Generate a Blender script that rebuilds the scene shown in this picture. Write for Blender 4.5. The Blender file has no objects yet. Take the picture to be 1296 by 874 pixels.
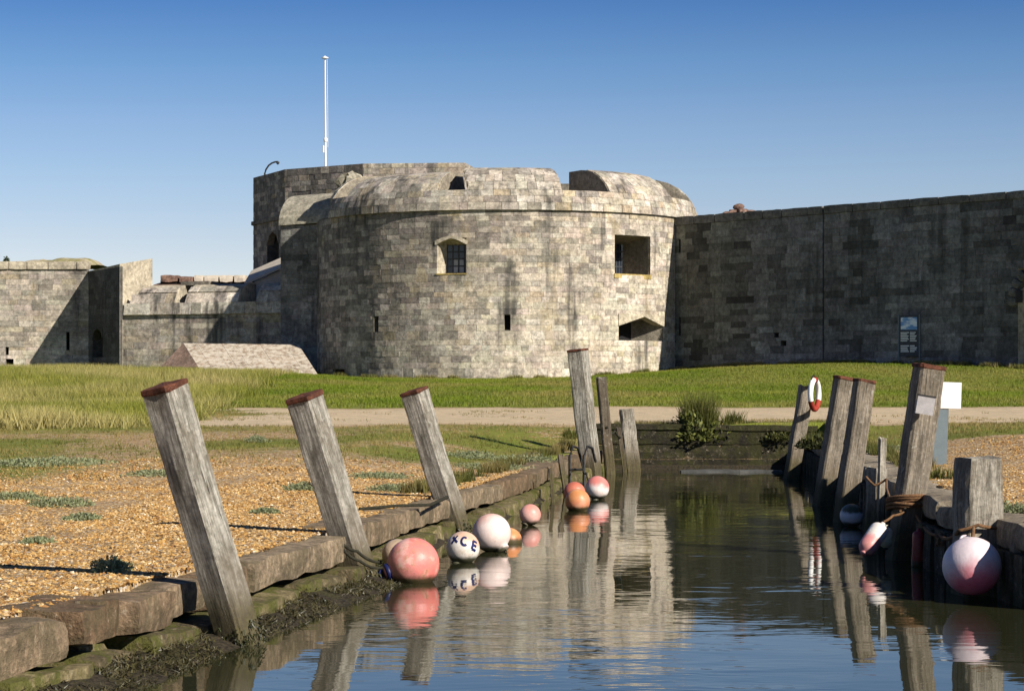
import bpy, math, random
import numpy as np
from mathutils import Vector, Matrix, noise as mnoise
R = math.radians
rng = random.Random(7)
nrg = np.random.default_rng(11)
C = bpy.context.scene.collection
scene = bpy.context.scene

# ------------------------------------------------------------------ camera, sky, sun
F, HZ, CX, EYE = 2800.0, 488.0, 648.0, 1.6       # focal length and horizon in photo pixels, eye height above the water
cam = bpy.data.cameras.new("camera")
cam.sensor_width = 36.0
cam.lens = F / 1296 * 36
cam.shift_y = (HZ - 437) / 1296
cam.clip_start, cam.clip_end = 0.1, 9000
camo = bpy.data.objects.new("camera", cam)
C.objects.link(camo)
camo.location = (0, 0, EYE)
camo.rotation_euler = (R(90), 0, 0)
scene.camera = camo

SUN_EL, SUN_PHI = 32.0, 43.0                      # elevation; degrees in front of the +X axis (towards the viewer)
S = Vector((math.cos(R(SUN_EL)) * math.cos(R(SUN_PHI)), -math.cos(R(SUN_EL)) * math.sin(R(SUN_PHI)), math.sin(R(SUN_EL))))
w = bpy.data.worlds.new("World")
scene.world = w
w.use_nodes = True
wn = w.node_tree
bg = wn.nodes["Background"]
sky = wn.nodes.new("ShaderNodeTexSky")
sky.sky_type = 'NISHITA'
sky.sun_disc = False
sky.sun_elevation = R(SUN_EL)
sky.sun_rotation = math.atan2(S.x, S.y)
sky.altitude = 3000
sky.air_density = 1.0
sky.dust_density = 0.0
sky.ozone_density = 4.0
wtc = wn.nodes.new("ShaderNodeTexCoord")
wsx = wn.nodes.new("ShaderNodeSeparateXYZ")
wn.links.new(wtc.outputs["Generated"], wsx.inputs[0])
wrp = wn.nodes.new("ShaderNodeValToRGB")           # clear air: pale at the horizon, deepening upwards
SKY = ((0, 1.25, .90, .72), (.063, 1.14, .85, .72), (.094, 1.0, .845, .76), (.116, .88, .80, .77), (.144, .615, .70, .75), (.172, .38, .54, .70), (.4, .30, .47, .66))
for k_, (p_, r_, g_, b_) in enumerate(SKY):
    el_ = wrp.color_ramp.elements[0] if k_ == 0 else (wrp.color_ramp.elements[-1] if k_ == len(SKY) - 1 else wrp.color_ramp.elements.new(p_))
    el_.position = p_
    el_.color = (r_, g_, b_, 1)
wn.links.new(wsx.outputs[2], wrp.inputs[0])
wmx = wn.nodes.new("ShaderNodeMix")
wmx.data_type, wmx.blend_type = 'RGBA', 'MULTIPLY'
wmx.inputs[0].default_value = 1.0
wn.links.new(sky.outputs[0], wmx.inputs[6])
wn.links.new(wrp.outputs[0], wmx.inputs[7])
wn.links.new(wmx.outputs[2], bg.inputs[0])
bg.inputs[1].default_value = 0.081
sl = bpy.data.lights.new("sun", 'SUN')
sl.energy = 4.9
sl.angle = R(0.5)
sl.color = (1.0, 0.93, 0.82)
so = bpy.data.objects.new("sun", sl)
C.objects.link(so)
so.rotation_euler = S.to_track_quat('Z', 'Y').to_euler()
scene.view_settings.view_transform = 'Standard'
scene.view_settings.look = 'None'
scene.view_settings.exposure = 0.62
scene.view_settings.gamma = 1.0
scene.cycles.max_bounces = 6

# ------------------------------------------------------------------ helpers
def px2(px, Y):
    return (px - CX) / F * Y
def pz(py, Y):
    return EYE - (py - HZ) / F * Y
def sstep(a, b, x):
    t = min(1.0, max(0.0, (x - a) / (b - a)))
    return t * t * (3 - 2 * t)
def nz(x, y=0.0, z=0.0):
    return mnoise.noise(Vector((x, y, z)))

class MB:
    def __init__(s):
        s.v, s.f, s.sm = [], [], []
    def add(s, vs, fs, smooth=False):
        o = len(s.v)
        s.v += [tuple(p) for p in vs]
        s.f += [tuple(i + o for i in f) for f in fs]
        s.sm += [smooth] * len(fs)
        return s
    def box(s, c, size, M=None):
        x, y, z = (d / 2 for d in size)
        vs = [Vector(p) for p in ((-x, -y, -z), (x, -y, -z), (x, y, -z), (-x, y, -z), (-x, -y, z), (x, -y, z), (x, y, z), (-x, y, z))]
        if M is not None:
            vs = [M @ p for p in vs]
        vs = [p + Vector(c) for p in vs]
        return s.add(vs, [(0, 3, 2, 1), (4, 5, 6, 7), (0, 1, 5, 4), (1, 2, 6, 5), (2, 3, 7, 6), (3, 0, 4, 7)])
    def hexa(s, b, t):
        return s.add(list(b) + list(t), [(0, 3, 2, 1), (4, 5, 6, 7), (0, 1, 5, 4), (1, 2, 6, 5), (2, 3, 7, 6), (3, 0, 4, 7)])
    def prism(s, poly, d):
        n = len(poly)
        vs = [Vector(p) for p in poly] + [Vector(p) + Vector(d) for p in poly]
        return s.add(vs, [tuple(range(n)), tuple(range(2 * n - 1, n - 1, -1))] + [((i + 1) % n, i, n + i, n + (i + 1) % n) for i in range(n)])
    def tube(s, pts, rad, n=7, smooth=True, cap=True):
        pts = [Vector(p) for p in pts]
        rs = rad if isinstance(rad, (list, tuple)) else [rad] * len(pts)
        vs, fs = [], []
        up = Vector((0.13, 0.21, 0.97))
        for i, p in enumerate(pts):
            t = (pts[min(i + 1, len(pts) - 1)] - pts[max(i - 1, 0)]).normalized()
            a = t.cross(up)
            if a.length < 0.1:
                a = t.cross(Vector((1, 0, 0)))
            a.normalize()
            b = t.cross(a)
            for k in range(n):
                an = 2 * math.pi * k / n
                vs.append(p + (a * math.cos(an) + b * math.sin(an)) * rs[i])
        for i in range(len(pts) - 1):
            for k in range(n):
                fs.append((i * n + k, i * n + (k + 1) % n, (i + 1) * n + (k + 1) % n, (i + 1) * n + k))
        s.add(vs, fs, smooth)
        if cap:
            s.add([vs[k] for k in range(n)], [tuple(range(n - 1, -1, -1))])
            s.add([vs[(len(pts) - 1) * n + k] for k in range(n)], [tuple(range(n))])
        return s
    def lathe(s, prof, n=32, M=None, smooth=True):
        vs, fs = [], []
        for r, z in prof:
            for k in range(n):
                a = 2 * math.pi * k / n
                p = Vector((r * math.cos(a), r * math.sin(a), z))
                vs.append(M @ p if M is not None else p)
        for i in range(len(prof) - 1):
            for k in range(n):
                fs.append((i * n + k, i * n + (k + 1) % n, (i + 1) * n + (k + 1) % n, (i + 1) * n + k))
        return s.add(vs, fs, smooth)
    def rough(s, c, size, M, seed, seg=(6, 3, 3), amp=0.02, rnd=0.12, smooth=False):
        """a weathered block: subdivided box with rounded edges and an uneven surface"""
        nx, ny, nq = seg
        idx, vs, fs = {}, [], []
        def vert(i, j, k):
            key = (i, j, k)
            if key not in idx:
                p = Vector((i / nx - .5, j / ny - .5, k / nq - .5))
                q = Vector((p.x * size[0], p.y * size[1], p.z * size[2]))
                e = sum(1 for a in p if abs(abs(a) - .5) < 1e-6)
                if e >= 2:
                    m = min(size) * rnd * (e - 1) * .6
                    q = q - Vector([math.copysign(m, a) if abs(abs(a) - .5) < 1e-6 else 0 for a in p])
                nn = q * 3.1 + Vector((seed * 7.3, seed * 3.1, seed))
                q += Vector((mnoise.noise(nn), mnoise.noise(nn + Vector((9, 0, 0))), mnoise.noise(nn + Vector((0, 9, 0))))) * amp
                idx[key] = len(vs)
                vs.append((M @ q if M is not None else q) + Vector(c))
            return idx[key]
        for i in range(nx):
            for j in range(ny):
                fs.append((vert(i, j, 0), vert(i, j + 1, 0), vert(i + 1, j + 1, 0), vert(i + 1, j, 0)))
                fs.append((vert(i, j, nq), vert(i + 1, j, nq), vert(i + 1, j + 1, nq), vert(i, j + 1, nq)))
        for i in range(nx):
            for k in range(nq):
                fs.append((vert(i, 0, k), vert(i + 1, 0, k), vert(i + 1, 0, k + 1), vert(i, 0, k + 1)))
                fs.append((vert(i, ny, k), vert(i, ny, k + 1), vert(i + 1, ny, k + 1), vert(i + 1, ny, k)))
        for j in range(ny):
            for k in range(nq):
                fs.append((vert(0, j, k), vert(0, j, k + 1), vert(0, j + 1, k + 1), vert(0, j + 1, k)))
                fs.append((vert(nx, j, k), vert(nx, j + 1, k), vert(nx, j + 1, k + 1), vert(nx, j, k + 1)))
        return s.add(vs, fs, smooth)
    def build(s, name, mat, parent=None, origin=None, kind=None):
        me = bpy.data.meshes.new(name)
        vs = s.v
        if origin is not None:
            ox, oy, oz = origin
            vs = [(a - ox, b - oy, c - oz) for a, b, c in vs]
        me.from_pydata(vs, [], s.f)
        if any(s.sm):
            me.polygons.foreach_set("use_smooth", s.sm)
        me.materials.append(mat)
        me.update()
        o = bpy.data.objects.new(name, me)
        C.objects.link(o)
        if parent is not None:
            o.parent = parent
        elif origin is not None:
            o.location = origin
        if kind:
            o["kind"] = kind
        return o

def np_mesh(name, V, Fc, mat, col=None, parent=None, kind=None, smooth=False):
    """a big triangle mesh from numpy arrays, with an optional colour for each vertex"""
    me = bpy.data.meshes.new(name)
    nv, nf = len(V), len(Fc)
    me.vertices.add(nv)
    me.vertices.foreach_set("co", np.ascontiguousarray(V, dtype=np.float32).ravel())
    k = Fc.shape[1]
    me.loops.add(nf * k)
    me.loops.foreach_set("vertex_index", np.ascontiguousarray(Fc, dtype=np.int32).ravel())
    me.polygons.add(nf)
    me.polygons.foreach_set("loop_start", np.arange(0, nf * k, k, dtype=np.int32))
    me.polygons.foreach_set("use_smooth", np.full(nf, smooth, dtype=bool))
    if col is not None:
        a = me.attributes.new("Col", 'FLOAT_COLOR', 'POINT')
        c4 = np.ones((nv, 4), dtype=np.float32)
        c4[:, :3] = col
        a.data.foreach_set("color", c4.ravel())
    me.materials.append(mat)
    me.update(calc_edges=True)
    me.validate()
    o = bpy.data.objects.new(name, me)
    C.objects.link(o)
    if parent is not None:
        o.parent = parent
    if kind:
        o["kind"] = kind
    return o

def thing(name, label, cat, loc=(0, 0, 0), rot=(0, 0, 0), group=None):
    o = bpy.data.objects.new(name, None)
    C.objects.link(o)
    o.empty_display_size = 0.2
    o.location = loc
    o.rotation_euler = rot
    tag(o, label, cat, group)
    return o
def tag(o, label, cat, group=None):
    o["label"], o["category"] = label, cat
    if group:
        o["group"] = group
    return o

# ------------------------------------------------------------------ materials
class NT:
    def __init__(s, name):
        s.m = bpy.data.materials.new(name)
        s.m.use_nodes = True
        s.t = s.m.node_tree
        s.b = s.t.nodes["Principled BSDF"]
        s.out = s.t.nodes["Material Output"]
        s.b.inputs["Roughness"].default_value = .9
        s.b.inputs["Specular IOR Level"].default_value = .25
    def n(s, ty, **k):
        q = s.t.nodes.new("ShaderNode" + ty)
        for a, v in k.items():
            setattr(q, a, v)
        return q
    def l(s, a, b):
        s.t.links.new(a, b)
    def val(s, sock, v):
        if hasattr(v, "is_linked") or isinstance(v, bpy.types.NodeSocket):
            s.l(v, sock)
        else:
            sock.default_value = v
    def pos(s, scale=(1, 1, 1), obj=False):
        if obj:
            p = s.n("TexCoord").outputs["Object"]
        else:
            p = s.n("NewGeometry").outputs["Position"]
        mp = s.n("Mapping")
        mp.inputs["Scale"].default_value = scale
        s.l(p, mp.inputs["Vector"])
        return mp.outputs[0]
    def noise(s, vec, scale, detail=5, rough=.6, dist=0.0):
        q = s.n("TexNoise")
        s.l(vec, q.inputs["Vector"])
        q.inputs["Scale"].default_value = scale
        q.inputs["Detail"].default_value = detail
        q.inputs["Roughness"].default_value = rough
        q.inputs["Distortion"].default_value = dist
        return q.outputs["Fac"]
    def ramp(s, f, a, b, lo=0.0, hi=1.0):
        q = s.n("MapRange", interpolation_type='SMOOTHSTEP')
        s.l(f, q.inputs["Value"])
        q.inputs["From Min"].default_value, q.inputs["From Max"].default_value = a, b
        q.inputs["To Min"].default_value, q.inputs["To Max"].default_value = lo, hi
        return q.outputs["Result"]
    def mix(s, f, a, b, mode='MIX'):
        q = s.n("Mix", data_type='RGBA', blend_type=mode)
        s.val(q.inputs[0], f)
        for sk, v in ((q.inputs[6], a), (q.inputs[7], b)):
            if isinstance(v, bpy.types.NodeSocket):
                s.l(v, sk)
            else:
                sk.default_value = (*v, 1) if len(v) == 3 else v
        return q.outputs[2]
    def mul(s, c, f):
        q = s.n("VectorMath", operation='SCALE')
        s.l(c, q.inputs[0]) if isinstance(c, bpy.types.NodeSocket) else setattr(q.inputs[0], "default_value", c[:3])
        s.val(q.inputs["Scale"], f)
        return q.outputs[0]
    def math(s, op, a, b):
        q = s.n("Math", operation=op)
        s.val(q.inputs[0], a)
        s.val(q.inputs[1], b)
        return q.outputs[0]
    def bump(s, h, dist=.02, strength=1.0):
        q = s.n("Bump")
        q.inputs["Distance"].default_value = dist
        q.inputs["Strength"].default_value = strength
        s.l(h, q.inputs["Height"])
        s.l(q.outputs[0], s.b.inputs["Normal"])
    def base(s, c):
        s.l(c, s.b.inputs["Base Color"]) if isinstance(c, bpy.types.NodeSocket) else setattr(s.b.inputs["Base Color"], "default_value", (*c, 1))
    def tone(s, src):
        if src == 'attr':
            return s.n("Attribute", attribute_name="Col").outputs["Color"]
        return s.n("ObjectInfo").outputs["Color"]

def stone_mat(name, src, streak=.6, lichen=.5, dark=(.035, .035, .033), lich=(.53, .485, .41), ochre=.0):
    t = NT(name)
    c = t.tone(src) if isinstance(src, str) else src
    p = t.pos()
    n1, n2, n3 = t.noise(p, .9, 5), t.noise(p, 5, 8, .7), t.noise(p, 22, 5, .7)
    if not isinstance(c, bpy.types.NodeSocket):
        q = t.n("RGB")
        q.outputs[0].default_value = (*c, 1)
        c = q.outputs[0]
    c = t.mul(c, t.ramp(n1, .3, .72, .72, 1.2))
    c = t.mul(c, t.ramp(n2, .25, .75, .52, 1.42))
    c = t.mul(c, t.ramp(n3, .3, .7, .78, 1.2))
    bl = t.math('MULTIPLY', t.ramp(t.noise(t.pos((1, 1, 1.5)), 1.5, 8, .75), .50, .66), .55 * min(1, streak * 1.6))
    c = t.mix(bl, c, (.085, .08, .07))
    ln = t.math('MULTIPLY', t.ramp(t.noise(p, 3.2, 7, .72), .56, .68), lichen)
    c = t.mix(ln, c, lich)
    if ochre:
        c = t.mix(t.math('MULTIPLY', t.ramp(t.noise(t.pos((1, 1, .5)), .75, 6, .65), .56, .66), ochre), c, (.34, .25, .10))
    st = t.noise(t.pos((1.3, 1.3, .09)), 1.0, 6, .62)
    st2 = t.noise(p, .35, 4, .6)
    sf = t.math('MULTIPLY', t.math('MULTIPLY', t.ramp(st, .47, .66), t.ramp(st2, .38, .6)), streak)
    c = t.mix(sf, c, dark)
    t.base(c)
    t.bump(t.math('ADD', n2, t.math('MULTIPLY', n3, .5)), .035, .8)
    return t.m

def flat_mat(name, col, rough=.8, var=.25, scale=6, spec=.25, metal=0.0, bump=.01):
    t = NT(name)
    p = t.pos(obj=True)
    n1, n2 = t.noise(p, scale, 6, .65), t.noise(p, scale * 6, 4, .6)
    q = t.n("RGB")
    q.outputs[0].default_value = (*col, 1)
    c = t.mul(t.mul(q.outputs[0], t.ramp(n1, .3, .7, 1 - var, 1 + var)), t.ramp(n2, .3, .7, 1 - var * .5, 1 + var * .5))
    t.base(c)
    t.b.inputs["Roughness"].default_value = rough
    t.b.inputs["Specular IOR Level"].default_value = spec
    t.b.inputs["Metallic"].default_value = metal
    if bump:
        t.bump(n2, bump, .6)
    return t.m

def leaf_mat(name, trans=.35):
    t = NT(name)
    c = t.tone('attr')
    t.base(c)
    t.b.inputs["Roughness"].default_value = .6
    t.b.inputs["Specular IOR Level"].default_value = .2
    tr = t.n("BsdfTranslucent")
    t.l(c, tr.inputs[0])
    mx = t.n("MixShader")
    mx.inputs[0].default_value = trans
    t.l(t.b.outputs[0], mx.inputs[1])
    t.l(tr.outputs[0], mx.inputs[2])
    t.l(mx.outputs[0], t.out.inputs[0])
    return t.m

def wood_mat(name, a, b, algae=.45, dark=(.05, .043, .033), wet=0.0):
    """weathered timber: grain along the local z axis, a green tide mark near the water"""
    t = NT(name)
    g = t.noise(t.pos((1, 1, .055), obj=True), 46, 8, .7)
    g2 = t.noise(t.pos((1, 1, .16), obj=True), 11, 6, .65, .4)
    n1 = t.noise(t.pos((1, 1, .5), obj=True), 4.2, 6, .68)
    n3 = t.noise(t.pos(obj=True), 30, 5, .7)
    c = t.mix(t.ramp(g, .32, .68), a, b)
    c = t.mix(t.math('MULTIPLY', t.ramp(g2, .52, .70), .75), c, dark)
    c = t.mix(t.math('MULTIPLY', t.ramp(n1, .44, .62), .78), c, (.12, .10, .07))
    ck = t.math('ABSOLUTE', t.math('SUBTRACT', t.noise(t.pos((1, 1, .05), obj=True), 13, 3, .5, .3), .5), 0)
    cm = t.math('MULTIPLY', t.ramp(ck, .004, .016, 1.0, 0.0), t.ramp(t.noise(t.pos((1, 1, .4), obj=True), 3.0, 3), .46, .56))
    c = t.mix(t.math('MULTIPLY', cm, .9), c, (.018, .015, .011))
    c = t.mul(c, t.ramp(n3, .3, .7, .75, 1.2))
    c = t.mix(t.math('MULTIPLY', t.ramp(t.noise(t.pos(obj=True), 9, 6, .7), .58, .66), .55), c, (.42, .40, .34))
    sep = t.n("SeparateXYZ")
    t.l(t.n("NewGeometry").outputs["Position"], sep.inputs[0])
    hz = t.math('ADD', sep.outputs[2], t.math('MULTIPLY', t.math('SUBTRACT', n1, .5), .5))
    gr = t.mix(t.ramp(t.noise(t.pos(obj=True), 18, 5, .7), .35, .65), (.012, .015, .005), (.065, .066, .014))
    c = t.mix(t.ramp(hz, algae - .16, algae + .10, .95, 0.0), c, gr)
    br = t.mix(.55, c, (.14, .105, .065))
    c = t.mix(t.ramp(hz, algae + .02, algae + .42, .8, 0.0), c, br)
    t.base(c)
    t.b.inputs["Roughness"].default_value = .85
    t.bump(t.math('ADD', t.math('ADD', g, t.math('MULTIPLY', g2, .8)), t.math('MULTIPLY', n3, .3)), .02, 1.0)
    return t.m

def quay_mat(name, a, b, moss, mosslev=.6):
    t = NT(name)
    p = t.pos()
    n1, n2, n3 = t.noise(p, 3, 6, .65), t.noise(p, 14, 7, .7), t.noise(p, 60, 4, .7)
    oi = t.n("ObjectInfo").outputs["Random"]
    c = t.mix(oi, a, b)
    c = t.mul(c, t.ramp(n1, .3, .7, .6, 1.3))
    c = t.mul(c, t.ramp(n2, .3, .7, .55, 1.35))
    c = t.mix(t.math('MULTIPLY', t.ramp(n2, .58, .70), .55), c, (.46, .40, .30))
    mf = t.math('MULTIPLY', t.ramp(t.noise(p, 4.5, 6, .7), .42, .58), mosslev)
    c = t.mix(mf, c, moss)
    c = t.mul(c, t.ramp(n3, .3, .7, .8, 1.15))
    t.base(c)
    t.bump(t.math('ADD', n2, t.math('MULTIPLY', n3, .4)), .03, 1.0)
    return t.m

M = {}
M['bastion_o'] = stone_mat("bastion_stone", 'obj', .9, .30, ochre=.25)
M['bastion_a'] = stone_mat("bastion_stone_joined", 'attr', .9, .30, ochre=.25)
M['wall_o'] = stone_mat("wall_stone", 'obj', .7, .10)
M['wall_a'] = stone_mat("wall_stone_joined", 'attr', .7, .10)
M['mortar'] = stone_mat("mortar", (.17, .15, .12), .5, .2)
M['mortar_dark'] = stone_mat("mortar_dark", (.07, .068, .062), .5, .0)
M['render'] = stone_mat("lime_render", (.44, .385, .29), .25, .3)
M['merlon'] = stone_mat('merlon_stone', (.27, .235, .18), .3, .15)  # darker stone: shade of the notch cheeks put into the colour
M['reveal'] = stone_mat('reveal_stone', (.20, .175, .135), .3, .1)
M['slab'] = stone_mat("lichened_slab", (.27, .20, .14), .0, .9, lich=(.53, .47, .385))
for q_ in M['slab'].node_tree.nodes:
    if q_.type == 'MAP_RANGE' and abs(q_.inputs['From Min'].default_value - .56) < 1e-4:
        q_.inputs['From Min'].default_value, q_.inputs['From Max'].default_value = .36, .60
M['coping'] = stone_mat("coping_stone", (.15, .147, .138), .6, .15)
M['dark'] = flat_mat("dark_recess", (.012, .012, .013), .9, .3)  # near-black: unlit depth of openings and gaps put into the colour
M['glass'] = flat_mat("window_glass", (.02, .025, .035), .12, .1, spec=.6, bump=0)
M['reflpane'] = flat_mat('pale_reflection_pane', (.34, .36, .38), .4, .1, bump=0)  # pale panes: reflected sky put into the pane colour
M['frame'] = flat_mat("painted_window_frame", (.05, .055, .065), .6)
M['white'] = flat_mat("white_paint", (.78, .78, .76), .5, .06, 12, bump=.002)
M['iron'] = flat_mat("dark_iron", (.025, .024, .023), .6, .3)
M['rust'] = flat_mat("rusty_iron", (.105, .038, .021), .85, .6, 14, bump=.01)
M['brick'] = flat_mat("red_brick", (.17, .105, .08), .9, .6, 3)
M['roofpale'] = flat_mat("pale_roof", (.50, .44, .36), .9, .12, 3)
M['grey'] = flat_mat("grey_board", (.135, .165, .18), .6, .08, 6, bump=.002)
M['plate'] = flat_mat("pale_notice_plate", (.33, .31, .31), .6, .15, 12, bump=.002)
M['rope'] = flat_mat("brown_rope", (.16, .085, .04), .95, .4, 40, bump=.01)
M['weedrope'] = flat_mat("weedy_rope", (.028, .026, .016), .95, .4, 40, bump=.01)
M['post_a'] = wood_mat("grey_oak", (.185, .17, .14), (.47, .44, .375), .30)
M['post_b'] = wood_mat("brown_oak", (.15, .125, .095), (.31, .265, .205), .35)
M['post_c'] = wood_mat("dark_oak", (.045, .036, .028), (.13, .10, .07), .45)
M['stump'] = wood_mat("stump_oak", (.20, .18, .145), (.42, .38, .31), .30)
M['quay'] = quay_mat("quay_stone", (.165, .10, .053), (.30, .225, .145), (.09, .078, .04), .5)
M['quaymoss'] = quay_mat("mossy_stone", (.13, .10, .055), (.20, .16, .08), (.085, .088, .016), .9)
M['quayr'] = quay_mat("pale_coping", (.27, .22, .155), (.35, .29, .21), (.15, .13, .09), .3)
M['wetplank'] = quay_mat('wet_plank', (.022, .019, .012), (.036, .031, .018), (.038, .038, .009), .7)
M['plank'] = quay_mat("quay_plank", (.07, .058, .04), (.12, .10, .07), (.05, .05, .015), .6)
M['leaf'] = leaf_mat("leaf")
M['grass'] = leaf_mat("grass_blade", .4)
t = NT("pebble")
c = t.tone('attr')
t.base(t.mul(c, t.ramp(t.noise(t.pos(), 70, 3), .3, .7, .8, 1.2)))
t.b.inputs["Roughness"].default_value = .75
M['pebble'] = t.m
t = NT("seaweed")
t.base(t.tone('attr'))
t.b.inputs["Roughness"].default_value = .45
t.b.inputs["Specular IOR Level"].default_value = .4
M['weed'] = t.m

# water: murky and almost opaque, small ripples
t = NT("canal_water")
t.base((.026, .027, .012))
t.b.inputs["Roughness"].default_value = .015
t.b.inputs["Specular IOR Level"].default_value = .5
t.b.inputs["IOR"].default_value = 1.333
wv = t.noise(t.pos((.75, 1.6, 1)), 1.5, 3, .5, .5)
wv2 = t.noise(t.pos((.8, 2.2, 1)), 5.5, 2, .5, .3)
calm = t.ramp(t.noise(t.pos((.5, .35, 1)), .7, 3), .40, .62, .25, 1.0)
h = t.math('MULTIPLY', t.math('ADD', wv, t.math('MULTIPLY', wv2, .16)), calm)
t.bump(h, .0055, 1.0)
M['water'] = t.m

# ------------------------------------------------------------------ canal outline and ground
LQ = [(2, -3.7), (8.5, -2.95), (10.98, -2.48), (11.93, -2.27), (13.5, -2.02), (17.2, -1.36), (22.9, -.76), (27.1, -.10), (32.5, .55), (38, 1.2), (42.6, 1.8), (60, 2.3)]
RQ = [(2, 5.6), (15.85, 5.6), (15.9, 3.68), (17.4, 3.69), (19.3, 3.64), (23.1, 3.95), (30, 4.62), (37, 5.2), (42.6, 5.6), (60, 6.4)]
YE, ZL, ZR, ZE = 42.6, .39, .60, .82
def XL(y):
    return float(np.interp(y, [a for a, b in LQ], [b for a, b in LQ]))
def XR(y):
    return float(np.interp(y, [a for a, b in RQ], [b for a, b in RQ]))
GY = [-200, 15, 25, 42, 60, 80, 105, 115, 6000]
GZ = [.39, .39, .48, .78, .95, 1.36, 1.86, 1.98, 1.98]
def gz(x, y):
    z = float(np.interp(y, GY, GZ))
    right = sstep(-.5, 1.5, x - (XL(y) + XR(y)) / 2)
    z += right * .18 * (1 - sstep(38, 50, y))
    z += .75 * sstep(0, 16, x) * sstep(84, 104, y)
    z += .28 * sstep(-6, -13, x) * sstep(60, 95, y)
    d = min(abs(x - XL(y)), abs(x - XR(y))) if y < 46 else 3
    if y < 46:
        near = (1 - sstep(.4, 3.0, d)) * (1 - sstep(40, 43, y))
        z += ((ZR - .015 if x > (XL(y) + XR(y)) / 2 else ZL + .022) - z) * near
    k = sstep(.5, 2.0, d)
    return z + k * (.05 * nz(x * .35, y * .2, 1.7) + .02 * nz(x * 1.3, y * .9, 4.1))
# surface zones, 0..1 each
def z_grass(x, y):
    """grass cover: lawn before the castle, rough tufts on the shingle"""
    n = nz(x * .16, y * .07, 3.3)
    path = sstep(43.5, 45.5, y + 3.0 * n + 1.5 * nz(x * .8, y * .3, 6.6) + .12 * x) * (1 - sstep(60.5, 63, y + 2.5 * n - .03 * x))
    if x < -6.6 - .07 * (y - 45) + 1.2 * nz(y * .2, 8.0):
        path = 0.0
    g = sstep(36, 42, y + 5 * n) * .55
    tall = z_tall(x, y)
    lawn = sstep(60.5, 63, y + 2.5 * n)
    g = max(g, lawn, tall)
    turf = sstep(24, 31, y + 9 * nz(x * .22, y * .12, 9.1)) * (.62 + .55 * nz(x * .5, y * .3, 2.6)) * (.95 if x < 3 else .25)
    g = max(g, turf)
    if x > 3:
        g = max(g, .9 * sstep(35, 37, y + 3 * n) * (1 - sstep(44, 46, y + 2 * n)))
    return max(0.0, g * (1 - path), path * (.75 * max(0, nz(x * .35, y * .22, 7.7)) + .5 * sstep(0, -8, x) * max(0, .3 + nz(x * .5, y * .4, 1.2))))
def z_tall(x, y):
    e = 1.3 * nz(y * .17, x * .1, 5.0)
    a = sstep(0, 1.2, -6.9 - .06 * (y - 45) + e - x)
    return a * sstep(40.5, 42.5, y + 2 * nz(x * .3, 2.2)) * (1 - sstep(121, 124, y))
def z_path(x, y):
    n = nz(x * .16, y * .07, 3.3)
    return sstep(43.5, 45.5, y + 3.0 * n + 1.5 * nz(x * .8, y * .3, 6.6) + .12 * x) * (1 - sstep(60.5, 63, y + 2.5 * n - .03 * x)) * (1 - z_tall(x, y))

offs = [0, .12, .26, .29, .40, .43, .6, 1, 1.5, 2, 2.7, 3.5, 4.5, 5.5, 6.5, 7.5, 8.5, 9.5, 10.5, 11.5, 12.5, 14, 16, 18, 20, 23, 26, 30, 36, 45, 60, 90, 150, 300, 800, 3000]
inn = [.015, .06, .15, .27, .4, .55, .75, 1.0]
Ys = list(np.arange(2, 46, .4)) + list(np.arange(46, 128, 1.0)) + [130, 135, 142, 155, 175, 210, 280, 400, 700, 1400, 3000, 6000]
Ys = [-60, -20, -5] + Ys
Ys = sorted(set([float(y) for y in Ys] + [YE, YE + .02, 15.85, 15.9]))
gv, gcol, gf = [], [], []
ncol = 0
for yi, y in enumerate(Ys):
    xl, xr = XL(y), XR(y)
    row = [(xl - o, 0) for o in reversed(offs)]
    row += [(xl + o, 1) for o in inn] + [(xl + (xr - xl) * f_, 2) for f_ in (.4, .6, .8)] + [(xr - .02, 3)]
    row += [(xr + o, 0) for o in offs]
    ncol = len(row)
    for x, kd in row:
        inside = kd > 0 and 2 <= y <= YE + .001
        if inside:
            dl = x - xl
            wd = .70 if y < 17 else (.70 - .5 * sstep(17, 23, y))
            z = -.7
            if kd == 1:
                zz = .10 - (.10 + .10) * (dl / wd) + .035 * nz(x * 5, y * 4, 2)
                z = max(-.7, zz) if dl < wd * 1.6 else -.7
            if y > YE - 1.0 and kd in (1, 2, 3):
                z = max(z, -.25 + .33 * sstep(YE - .9, YE - .1, y))
            gcol.append((0, 0, 1))
        else:
            z = gz(x, y)
            if 2 <= y <= YE + .001 and (XL(y) - .275 < x <= XL(y) + .001 or abs(x - XR(y)) < .41):
                z = -.05
            gcol.append((z_grass(x, y), z_path(x, y), 0))
        gv.append((x, y, z))
for i in range(len(Ys) - 1):
    for j in range(ncol - 1):
        a = i * ncol + j
        gf.append((a, a + 1, a + ncol + 1, a + ncol))

t = NT("ground")
at = t.n("Attribute", attribute_name="Col").outputs["Color"]
sep = t.n("SeparateColor")
t.l(at, sep.inputs[0])
p = t.pos()
nA, nB, nC = t.noise(p, .55, 6, .65), t.noise(p, 2.6, 6, .7), t.noise(p, 26, 6, .75)
vor = t.n("TexVoronoi")
vor.inputs["Scale"].default_value = 34
t.l(p, vor.inputs["Vector"])
sv = t.n("SeparateColor")
t.l(vor.outputs["Color"], sv.inputs[0])
grav = t.mix(sv.outputs[0], (.19, .105, .04), (.52, .35, .16))
grav = t.mix(t.ramp(sv.outputs[1], .80, .95), grav, (.60, .53, .43))
grav = t.mul(grav, t.ramp(nB, .3, .7, .78, 1.18))
grav = t.mul(grav, t.ramp(nC, .3, .7, .75, 1.2))
pathc = t.mix(sv.outputs[0], (.48, .36, .22), (.60, .48, .32))
pathc = t.mul(pathc, t.ramp(nB, .3, .7, .8, 1.15))
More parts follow.
